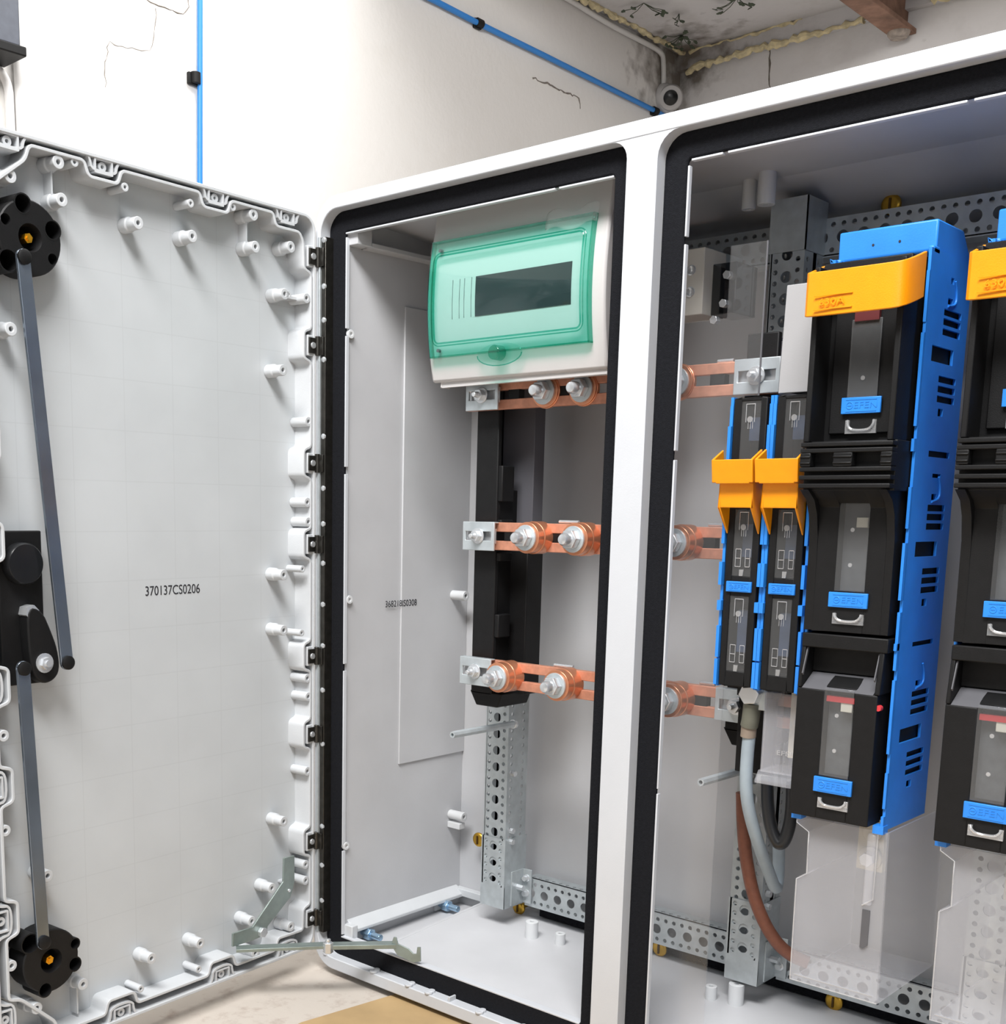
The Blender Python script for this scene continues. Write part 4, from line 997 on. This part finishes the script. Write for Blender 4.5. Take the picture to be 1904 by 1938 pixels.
# ------------------------------------------------------------------ narrow fuse switches
def narrow_switch(x0, label):
    t = thing('narrow_fuse_switch', label, 'fuse switch', (x0 + 0.0245, 0.08, -0.158), 'narrow fuse switches')
    x1 = x0 + 0.0492
    s = MB().plate_holes(0.033, 0.0675, -0.1575, 0.1555, [(0.045, 0.062, c - 0.006, c + 0.006) for c in (-0.12, -0.06, 0.0, 0.06, 0.12)], lambda a, b_, h: (x0 + h, a, b_), 0.0032)
    s.plate_holes(0.033, 0.0675, -0.1575, 0.1555, [], lambda a, b_, h: (x1 - 0.0032 + h, a, b_), 0.0032)
    for z0, z1, d, dx in ((0.125, 0.147, 0.0, 0.0), (0.07, 0.125, 0.003, 0), (0.0, 0.045, 0.003, 0), (-0.045, -0.02, 0.005, 0.0), (-0.073, -0.062, 0.005, 0.0012), (-0.125, -0.09, 0.003, 0), (-0.1555, -0.127, 0.0035, 0)):
        s.box(x0, x0 + 0.0036 + dx, 0.033 - d - 0.001, 0.036, z0, z1); s.box(x1 - 0.0036 - dx, x1, 0.033 - d - 0.001, 0.036, z0, z1)
    obj('side_frame', s, BLUE, t)
    xa, xb = x0 + 0.0055, x1 - 0.0055
    c = MB(); wa, wb = x0 + 0.0135, x1 - 0.0125
    c.box(xa, wa, 0.030, 0.066, -0.1555, 0.1540); c.box(wb, xb, 0.030, 0.066, -0.1555, 0.1540)
    for za, zb in ((0.1505, 0.154), (0.0370, 0.0900), (-0.0565, -0.0345), (-0.1555, -0.1390)): c.box(wa, wb, 0.030, 0.066, za, zb)
    c.box(wa, wb, 0.055, 0.0670, -0.1555, 0.1540)
    obj('front_cover', c, BLACK, t, 0.0010)
    for k, (za, zb) in enumerate(((0.090, 0.1505), (-0.0345, 0.037), (-0.139, -0.0565))):
        w_ = obj('fuse_link', MB().box(wa + 0.004, wb - 0.003, 0.044, 0.056, za + 0.02, zb - 0.016), mat('fuse_blue', srgb(70, 84, 110), 0.4) if 'fuse_blue' not in bpy.data.materials else bpy.data.materials['fuse_blue'], t)
        sub('window_pane', MB().box(wa, wb, 0.0305, 0.0318, za, zb), WINC, w_)
        d = MB(); xm = (wa + wb) / 2
        d.tube([(xm - 0.005, 0.030, zb - 0.003), (xm - 0.005, 0.030, zb - 0.022)], 0.0005, 6); d.tube([(xm + 0.005, 0.030, zb - 0.003), (xm + 0.005, 0.030, zb - 0.022)], 0.0005, 6)
        d.tube([(xm - 0.005, 0.030, zb - 0.003), (xm + 0.005, 0.030, zb - 0.003)], 0.0005, 6)
        d.cyl((xm, 0.0305, zb - 0.019), (xm, 0.0290, zb - 0.019), 0.0032, 14)
        for dx in (-0.002, 0.0005, 0.003): d.tube([(xm + dx, 0.030, zb - 0.021), (xm + dx, 0.030, zb - 0.029)], 0.0004, 6)
        if k:
            for px, w in ((wa + 0.004, 0.0062), (wb - 0.0075, 0.0052)):
                for (ax, az), (bx, bz) in (((0, 0), (w, 0)), ((w, 0), (w, -0.019)), ((w, -0.019), (0, -0.019)), ((0, -0.019), (0, 0)), ((0, -0.010), (w, -0.010))):
                    d.tube([(px + ax, 0.030, za + 0.029 + az), (px + bx, 0.030, za + 0.029 + bz)], 0.0004, 6)
            d.prism_y([(xm - 0.002, za + 0.007), (xm + 0.003, za + 0.007), (xm + 0.002, za + 0.0), (xm - 0.002, za + 0.0)], 0.0292, 0.0305)
        sub('window_detail', d, CLIPC, w_)
    label_part(t, x0 + 0.0095, x1 - 0.0100, -0.0520, -0.0405, 0.030)
    # orange handle: upper flange and lower shell with side wings
    h0, h1 = x0 + 0.0005, x0 + 0.0478
    hm = MB()
    hm.prism_x([(-0.0035, 0.0885), (-0.001, 0.0885), (0.0025, 0.0645), (0.0, 0.0645)], h0, h1)
    for xs in (h0, h1 - 0.0025): hm.prism_x([(0.0005, 0.0645), (-0.003, 0.0885), (0.018, 0.0995), (0.022, 0.076)], xs, xs + 0.0025)
    l0, l1 = x0 + 0.0050, x0 + 0.0440
    hm.prism_x([(0.0085, 0.066), (0.011, 0.066), (0.0115, 0.0385), (0.009, 0.0385)], l0, l1)
    hm.box(l0, l1, 0.0, 0.0105, 0.0635, 0.0665)
    for xs in (l0, l1 - 0.0022): hm.prism_x([(0.009, 0.066), (0.009, 0.0385), (0.0295, 0.0105), (0.031, 0.030), (0.030, 0.080)], xs, xs + 0.0022)
    obj('handle', hm, ORANGE, t, 0.0008, 'orange grip handle')
    return t
n1 = narrow_switch(0.1334, 'narrow fuse switch with orange handle beside the clear sheet, leftmost of four')
dup(n1, (0.0497, 0, 0), 'narrow fuse switch with orange handle beside the wide fuse switch')
# light grey blanking cover above the second narrow switch
bc = thing('blanking_cover', 'light grey blank cover above the second narrow fuse switch', 'blanking cover', (0.211, 0.06, 0.157))
obj('cover_plate', MB().prism_y([(0.186, 0.157), (0.2195, 0.157), (0.2215, 0.250), (0.2145, 0.2655), (0.1885, 0.2655)], 0.034, 0.0385), LIGHTGREY, bc, 0.0008)
obj('cover_body', MB().box(0.190, 0.222, 0.0385, 0.0835, 0.1585, 0.262), BLACK, bc, 0.001)

# ------------------------------------------------------------------ adapter, clear terminal covers
ad = thing('cable_adapter', 'black adapter block under the narrow fuse switches behind the grey cable', 'adapter block', (0.16, 0.09, -0.27))
obj('adapter_body', MB().plate_holes(0.1385, 0.182, -0.262, -0.158, [], lambda a, b_, h: (a, 0.085 + h, b_), 0.006), BLACK, ad, 0.001)
obj('adapter_rib', MB().box(0.1378, 0.1445, 0.082, 0.094, -0.262, -0.158), BLACK, ad, 0.001)
obj('adapter_top', MB().box(0.1400, 0.184, 0.072, 0.094, -0.172, -0.160), BLACK, ad, 0.001)
nc = thing('terminal_cover', 'small clear terminal cover under the second narrow fuse switch', 'terminal cover', (0.207, 0.06, -0.262), 'clear terminal covers')
mb = MB()
mb.box(0.186, 0.2335, 0.048, 0.050, -0.250, -0.160); mb.box(0.186, 0.188, 0.050, 0.093, -0.250, -0.160); mb.box(0.2315, 0.2335, 0.050, 0.093, -0.250, -0.160)
mb.prism_x([(0.040, -0.262), (0.040, -0.258), (0.048, -0.248), (0.093, -0.248), (0.093, -0.252), (0.050, -0.253)], 0.184, 0.2355)
obj('cover_shell', mb, COVERC, nc, 0.001)
tx = text_obj('lettering', 'EFEN', 0.0075, 0.0002, Matrix.Translation((0.216, 0.0478, -0.226)) @ FACE_FRONT, CLIPC, nc, 1.4)
mb = MB().lathe((0.217, 0.074, -0.172), (0, -1, 0), [(0.009, 0), (0.009, 0.006), (0.005, 0.007)], 20); mb.lathe((0.217, 0.074, -0.195), (0, -1, 0), [(0.006, 0), (0.006, 0.006), (0.004, 0.007)], 20); mb.box(0.205, 0.229, 0.074, 0.092, -0.235, -0.162)
obj('terminal_bolt', mb, CREAM, nc)
def big_cover(x0, label):
    t = thing('wide_terminal_cover', label, 'terminal cover', (x0 + 0.05, 0.10, -0.47), 'clear terminal covers')
    pts = [(0.003, -0.287), (0.003, -0.294), (0.017, -0.302), (0.018, -0.348), (0.007, -0.356), (0.0075, -0.470), (0.103, -0.470), (0.100, -0.287)]
    poly = [(x0 + a, b_) for a, b_ in pts]
    mb = MB().prism_y(poly, 0.030, 0.0318)
    n = len(poly)
    for i in range(n - 1):
        (ax, az), (bx, bz) = poly[i], poly[i + 1]
        d = Vector((bx - ax, bz - az)).normalized() * 0.001; nn_ = Vector((-d.y, d.x))
        q = [(ax - nn_.x, az - nn_.y), (bx - nn_.x, bz - nn_.y), (bx + nn_.x, bz + nn_.y), (ax + nn_.x, az + nn_.y)]
        mb.prism_y(q, 0.0318, 0.185)
    o = obj('cover_shell', mb, COVERC, t)
    bd = MB().tube([(x, 0.0300, z) for x, z in poly[:7]], 0.0009, 8)
    bd.tube([(x0 + 0.012, 0.0295, -0.463), (x0 + 0.098, 0.0295, -0.463)], 0.0008, 8)
    bd.tube([(x0 + 0.0905, 0.0295, -0.290), (x0 + 0.0905, 0.0295, -0.36), (x0 + 0.080, 0.0295, -0.368)], 0.0010, 8)
    obj('cover_edge', bd, CLIPC, t)
    obj('cover_channel', MB().box(x0 + 0.0815, x0 + 0.0905, 0.024, 0.0298, -0.366, -0.290), COVERC, t, 0.002)
    hl = MB().prism_y([(x0 + 0.081, -0.372), (x0 + 0.089, -0.372), (x0 + 0.089, -0.410), (x0 + 0.085, -0.414), (x0 + 0.081, -0.414)], 0.0288, 0.0297); obj('cover_slot', hl, DGREY, t)
    tm = MB().box(x0 + 0.050, x0 + 0.078, 0.080, 0.090, -0.345, -0.286)
    tm.lathe((x0 + 0.066, 0.080, -0.330), (0, -1, 0), [(0.0125, 0), (0.0125, 0.005), (0.008, 0.0055)], 24); tm.lathe((x0 + 0.066, 0.080, -0.302), (0, -1, 0), [(0.010, 0), (0.010, 0.004), (0.007, 0.0045)], 24)
    o2 = obj('terminal_lug', tm, CREAM, t, 0.0008)
    sub('lug_nut', MB().hexa((x0 + 0.066, 0.0745, -0.330), (x0 + 0.066, 0.065, -0.330), 0.008), CHROME, o2, 0.0006)
    return t
c1 = big_cover(XW, 'large clear terminal cover hanging under the first wide fuse switch')
dup(c1, (0.1498, 0, 0), 'large clear terminal cover at the lower right photo corner')
# clear protective sheet at the left of the right compartment
cs = thing('clear_sheet', 'clear plastic sheet in the right compartment between centre post and narrow fuse switches', 'clear cover sheet', (0.09, 0.052, -0.595))
mb = MB().prism_y([(0.030, -0.595), (0.1315, -0.595), (0.1315, 0.1585), (0.1525, 0.1585), (0.1525, 0.318), (0.110, 0.318), (0.110, 0.243), (0.030, 0.243)], 0.0555, 0.0575)
obj('sheet', mb, CLEAR, cs)
obj('sheet_edge', MB().tube([(0.1525, 0.0565, 0.1585), (0.1525, 0.0565, 0.318)], 0.0011, 8), DGREY, cs)

# ------------------------------------------------------------------ cables
def cable(name, label, pts, r, m, grp=None):
    P = smooth_path([at_y(u, v, y) for u, v, y in pts], 3)
    t = tag(finish(name, MB().tube(P, r, 16), m), label, 'cable', grp); return t, P
g1, P = cable('grey_cable', 'grey cable with olive lug sleeve hanging from the bolt under the narrow switches',
              [(1418, 1392, 0.060), (1414, 1430, 0.062), (1411, 1490, 0.066), (1418, 1540, 0.075), (1436, 1600, 0.095), (1455, 1650, 0.125), (1468, 1685, 0.15), (1472, 1672, 0.165), (1474, 1640, 0.165), (1474, 1600, 0.155)], 0.0072, GREYCAB)
lugp = [at_y(1424, 1332, 0.058), at_y(1421, 1360, 0.058), at_y(1418, 1374, 0.059)]
o = sub('lug_sleeve', MB().tube(smooth_path(lugp, 2), 0.0098, 18), OLIVE, g1); o = sub('lug_band', MB().tube([at_y(1418, 1372, 0.059), at_y(1416, 1394, 0.060)], 0.0086, 18), LUGM, g1)
q = at_y(1426, 1312, 0.056)
sub('lug_bolt', MB().hexa(q + Vector((0, 0.0, 0)), q + Vector((0, -0.012, 0)), 0.0125, 0.4), CHROME, g1, 0.0008)
sub('lug_tongue', MB().box(q.x - 0.011, q.x + 0.015, q.y - 0.001, q.y + 0.003, q.z - 0.018, q.z + 0.008), STEEL, g1, 0.0006)
cable('brown_cable', 'brown cable curving down from behind the grey cable to the crossrail', [(1405, 1500, 0.176), (1406, 1560, 0.178), (1411, 1620, 0.178), (1424, 1690, 0.180), (1445, 1745, 0.184), (1470, 1785, 0.190), (1496, 1808, 0.198), (1530, 1822, 0.206)], 0.0080, BROWNCAB)
cable('black_cable', 'thick black cable bent into a loop under the small clear cover', [(1452, 1470, 0.082), (1452, 1520, 0.080), (1459, 1570, 0.080), (1473, 1601, 0.081), (1487, 1590, 0.083), (1498, 1545, 0.086), (1500, 1480, 0.090)], 0.0072, BLACKCAB)

# ------------------------------------------------------------------ things on the walls of the room
def clipmb(p, d, r=0.013):
    d = Vector(d).normalized(); mb = MB().cyl(Vector(p) - d * 0.013, Vector(p) + d * 0.013, r, 16); return mb
bx = WX + 0.010
v1 = tag(finish('blue_cable', MB().tube([(bx, 0.790, 1.72), (bx, 0.783, 1.266), (bx, 0.776, 0.851), (bx, 0.770, 0.3), (bx, 0.768, -0.5)], 0.0068, 14), BLUECAB), 'blue cable running straight down the white wall above the open door', 'cable', 'blue wall cables')
v2 = tag(finish('blue_cable', MB().tube([(bx, -0.6, 1.547), at_x(820, 0, bx), at_x(907, 45, bx), at_x(1030, 105, bx), at_x(1240, 210, bx), at_x(1262, 222, bx)], 0.0085, 14), BLUECAB), 'blue cable running slanted along the white wall to the room corner', 'cable', 'blue wall cables')
for k, (u, v, d, lab) in enumerate(((370, 148, (0, 0, 1), 'black cable clip on the upright blue cable'), (907, 44, (0, 1, -0.02), 'black cable clip halfway along the slanted blue cable'), (1240, 210, (0, 1, -0.02), 'black cable clip at the corner end of the slanted blue cable'))):
    q = at_x(u, v, bx); t = thing('cable_clip', lab, 'cable clip', (WX, q.y, q.z), 'black cable clips')
    obj('clip_saddle', clipmb(q, d), BLACK, t, 0.001)
    obj('clip_base', MB().box(WX, q.x, q.y - 0.020, q.y + 0.012, q.z - 0.016, q.z + 0.012), BLACK, t, 0.002)
# white conduit to the camera
pts = [at_x(u, v, WX + 0.01) for u, v in ((1030, -25), (1080, 0), (1150, 45), (1235, 88), (1252, 100), (1256, 112), (1256, 185))]
tag(finish('white_cable', MB().tube(smooth_path(pts, 2), 0.009, 12), WHITECAB), 'white cable run under the ceiling down to the security camera', 'cable')
# camera
q = at_x(1273, 190, WX + 0.02)
cm = thing('security_camera', 'small white turret camera with black lens in the upper room corner', 'security camera', (WX, q.y, q.z))
obj('camera_base', MB().lathe((WX, q.y - 0.03, q.z), (1, 0, 0), [(0.055, 0), (0.055, 0.015), (0.046, 0.03)], 32), BOXW, cm, 0.002)
dv = (CAM - q).normalized()
obj('camera_body', MB().lathe(Vector((WX + 0.03, q.y - 0.03, q.z)), dv, [(0.030, -0.02), (0.042, 0.0), (0.045, 0.02), (0.040, 0.038), (0.030, 0.042)], 32), BOXW, cm)
cl = Vector((WX + 0.03, q.y - 0.03, q.z)) + dv * 0.040
obj('camera_lens', MB().lathe(cl, dv, [(0.0265, 0), (0.025, 0.006), (0.014, 0.0105), (0.004, 0.012)], 30), BLACKG, cm)
# dark box top left with two white pipes
z_b = 1.03
bb = thing('junction_box', 'dark grey wall box at the upper left photo corner', 'wall box', (WX, 0.1, 0.98))
obj('box_body', MB().box(WX, WX + 0.10, 0.0, at_x(38, 60, WX + 0.10).y, at_x(38, 88, WX + 0.10).z, 1.5), DARKBOX, bb, 0.003)
yb = at_x(38, 60, WX + 0.10).y; zb = at_x(38, 88, WX + 0.10).z
obj('box_flange', MB().box(WX + 0.01, WX + 0.108, 0.0, yb + 0.010, zb - 0.02, zb), BLACK, bb, 0.003)
for k, (u, lab) in enumerate(((34, 'white pipe running down the wall from the dark box, right one'), (20, 'white bent pipe on the wall under the dark box, left one'))):
    p0 = at_x(u, 120, WX + 0.012)
    pts = [(WX + 0.012, p0.y, zb + 0.02), (WX + 0.012, p0.y, p0.z), (WX + 0.012, p0.y + 0.004, -0.4)] if k == 0 else [(WX + 0.012, p0.y - 0.16, p0.z - 0.012), (WX + 0.012, p0.y - 0.05, p0.z - 0.012), (WX + 0.012, p0.y - 0.012, p0.z - 0.03), (WX + 0.012, p0.y - 0.004, p0.z - 0.08), (WX + 0.012, p0.y - 0.002, -0.4)]
    tag(finish('white_pipe', MB().tube(smooth_path(pts, 2), 0.010, 14), WHITECAB), lab, 'pipe', 'white wall pipes')
# rusty beam end
bm_ = thing('steel_beam', 'rusty brown steel beam running under the ceiling to the back wall', 'beam', (-0.95, WY, 1.56))
obj('beam_flange', MB().box(-0.990, -0.915, 1.25, WY, 1.582, 1.598), RUST, bm_, 0.002)
obj('beam_web', MB().box(-0.958, -0.946, 1.25, WY, 1.598, WZ), RUST, bm_)
obj('beam_end', MB().lathe((-0.952, WY - 0.05, 1.585), (0, 0, -1), [(0.036, 0), (0.034, 0.012), (0.026, 0.022)], 14), mat('beam_mortar', srgb(176, 164, 154), 0.9, noise=0.3, nscale=60), bm_)
# expanding foam beads
def foam(name, pts, lab, r=0.012):
    P = []
    for a, b_ in zip(pts[:-1], pts[1:]):
        k = max(2, int((Vector(b_) - Vector(a)).length / 0.015)); P += [Vector(a).lerp(Vector(b_), j / k) for j in range(k)]
    P.append(Vector(pts[-1]))
    P = [p + Vector((0, 0, random.uniform(-0.006, 0.006))) for p in P]
    tag(finish(name, MB().tube(P, [r * random.uniform(0.45, 1.5) for _ in P], 8), FOAM), lab, 'foam', 'yellow foam beads')
foam('foam_bead', [(-1.745, WY - 0.031, 1.640), (-1.70, WY - 0.031, 1.656), (-1.45, WY - 0.031, 1.656), (-1.08, WY - 0.031, 1.656)], 'yellow foam bead along the lower edge of the batten under the ceiling', 0.011)
foam('foam_bead', [(-1.735, WY - 0.032, 1.712), (-1.30, WY - 0.032, 1.712)], 'thin yellow foam bead where batten meets the ceiling', 0.006)
foam('foam_bead', [(WX + 0.030, 2.30, WZ - 0.004), (WX + 0.030, 2.99, WZ - 0.004)], 'yellow foam bead between the left wall and the ceiling', 0.009)
foam('foam_bead', [(-0.86, WY - 0.031, 1.66), (-0.50, WY - 0.031, 1.66)], 'yellow foam bead right of the rusty beam', 0.014)
# ivy in the corner
def ivy(u, v, n, lab, spread=0.05):
    c = at_z(u, v, WZ - 0.012); mb = MB()
    for k in range(n):
        p = c + Vector((random.uniform(-spread, spread), random.uniform(-spread, spread), random.uniform(-0.02, 0.006)))
        a = random.uniform(0, 2 * PI); L = random.uniform(0.016, 0.030); d = Vector((math.cos(a), math.sin(a), random.uniform(-0.7, -0.1))).normalized(); s_ = d.cross(Vector((0.2, 0.3, 1))).normalized(); nrm = d.cross(s_) * 0.0008
        pr = [(0, 0), (0.25, 0.42), (0.45, 0.28), (0.7, 0.3), (1.0, 0), (0.7, -0.3), (0.45, -0.28), (0.25, -0.42)]
        mb.prism(pr, lambda x, y: p + d * (L * x) + s_ * (L * y) + nrm, lambda x, y: p + d * (L * x) + s_ * (L * y) - nrm)
        mb.tube([c + Vector((0, 0, 0.010)), (c + p) / 2, p], 0.0012, 5)
    tag(finish('ivy_sprig', mb, LEAF), lab, 'plant', 'ivy leaves in the corner')
ivy(1218, 12, 7, 'dark ivy leaves on the ceiling left of the corner, highest in the photo', 0.06)
ivy(1285, 32, 4, 'single hanging ivy twig on the ceiling before the corner', 0.02)
ivy(1290, 72, 14, 'thick clump of dark ivy leaves in the corner above the security camera', 0.055)
ivy(1395, 2, 7, 'small ivy leaves at the top photo edge beside the rusty beam', 0.09)
# cardboard sheet and cracks
cb = [at_z(430, 1990, FZ), at_z(570, 1940, FZ), at_z(752, 1885, FZ)]
mb = MB().prism_z([(cb[1].x - 0.0, cb[1].y), (cb[2].x, cb[2].y), (0.45, 0.03), (0.45, -0.5), (cb[1].x + 0.05, -0.5)], FZ, FZ + 0.004)
tag(finish('cardboard_sheet', mb, CARD), 'brown cardboard sheet lying on the floor before the enclosure', 'cardboard')
NC = 2
def crack(pts, lab, r=0.0010):
    P = []
    pts = [at_x(u, v, WX + 0.0002) for u, v in pts]
    for a, b_ in zip(pts[:-1], pts[1:]):
        k = max(2, int((b_ - a).length / 0.012)); P += [a.lerp(b_, j / k) + Vector((0, random.uniform(-0.0035, 0.0035), random.uniform(-0.0035, 0.0035))) for j in range(k)]
    global NC; NC += 1
    P.append(pts[-1]); o = finish('trim_%d' % NC, MB().tube(P, [r * random.uniform(0.5, 1.3) for _ in P], 6), CRACK); o['kind'] = 'structure'
crack([(296, 15), (292, 60), (285, 95), (240, 90), (206, 80), (200, 120), (199, 165)], '')
crack([(275, 0), (310, 12), (345, 28), (356, 15), (356, 0)], '', 0.0016)
P_ = [at_y(1457, 80 + 10 * k, WY - 0.0003) + Vector((random.uniform(-0.004, 0.004), 0, 0)) for k in range(10)]
o = finish('trim_2', MB().tube(P_, [0.003, 0.004, 0.002, 0.003, 0.0045, 0.003, 0.002, 0.003, 0.002, 0.001], 6), CRACK); o['kind'] = 'structure'
crack([(1008, 147), (1040, 160), (1070, 175), (1095, 184), (1098, 206)], '', 0.0026)

# ------------------------------------------------------------------ light
w = bpy.data.worlds.new('world'); SC.world = w; w.use_nodes = True
nt = w.node_tree; bg = nt.nodes['Background']
tc = nt.nodes.new('ShaderNodeTexCoord'); sx = nt.nodes.new('ShaderNodeSeparateXYZ'); rp = nt.nodes.new('ShaderNodeValToRGB')
nt.links.new(tc.outputs['Generated'], sx.inputs[0])
mr = nt.nodes.new('ShaderNodeMapRange'); mr.inputs[1].default_value = -1; mr.inputs[2].default_value = 1
nt.links.new(sx.outputs['Z'], mr.inputs[0]); nt.links.new(mr.outputs[0], rp.inputs[0])
e = rp.color_ramp.elements; e[0].position = 0.46; e[0].color = (0.06, 0.06, 0.063, 1); e[1].position = 0.78; e[1].color = (0.95, 0.97, 1.0, 1)
nt.links.new(rp.outputs[0], bg.inputs['Color']); bg.inputs['Strength'].default_value = 0.28
def area(name, loc, target, sx_, sy_, power, col=(1, 1, 1)):
    l = bpy.data.lights.new(name, 'AREA'); l.shape = 'RECTANGLE'; l.size = sx_; l.size_y = sy_; l.energy = power; l.color = col
    o = bpy.data.objects.new(name, l); COL.objects.link(o); o.location = loc
    o.rotation_euler = (Vector(target) - Vector(loc)).to_track_quat('-Z', 'Y').to_euler(); return o
area('ceiling_lamp', (0.5, -1.35, 1.95), (-0.05, 0.1, -0.1), 1.7, 0.6, 117, (1.0, 0.99, 0.98))
area('front_fill', (2.4, -2.6, 0.9), (0.0, 0.15, -0.1), 1.8, 1.4, 16, (0.97, 0.985, 1.0))  # added fill light for the cabinet interior, source unseen
area('back_wall_fill', (0.2, 1.7, 2.5), (-0.9, 3.0, 1.3), 1.2, 0.8, 34, (1.0, 0.99, 0.98))  # added light that brightens the back wall near the corner
area('left_wall_fill', (-0.6, 1.15, 2.6), (-1.79, 1.15, 0.9), 2.0, 1.0, 80, (1.0, 0.985, 0.96))  # added light that whitens the left wall, no window behind it
SC.view_settings.view_transform = 'Standard'; SC.view_settings.look = 'None'; SC.view_settings.gamma = 1.0
SC.view_settings.use_curve_mapping = False; SC.view_settings.exposure = 0.0
SC.cycles.max_bounces = 10; SC.cycles.diffuse_bounces = 2; SC.cycles.transparent_max_bounces = 16
SC.cycles.use_denoising = True
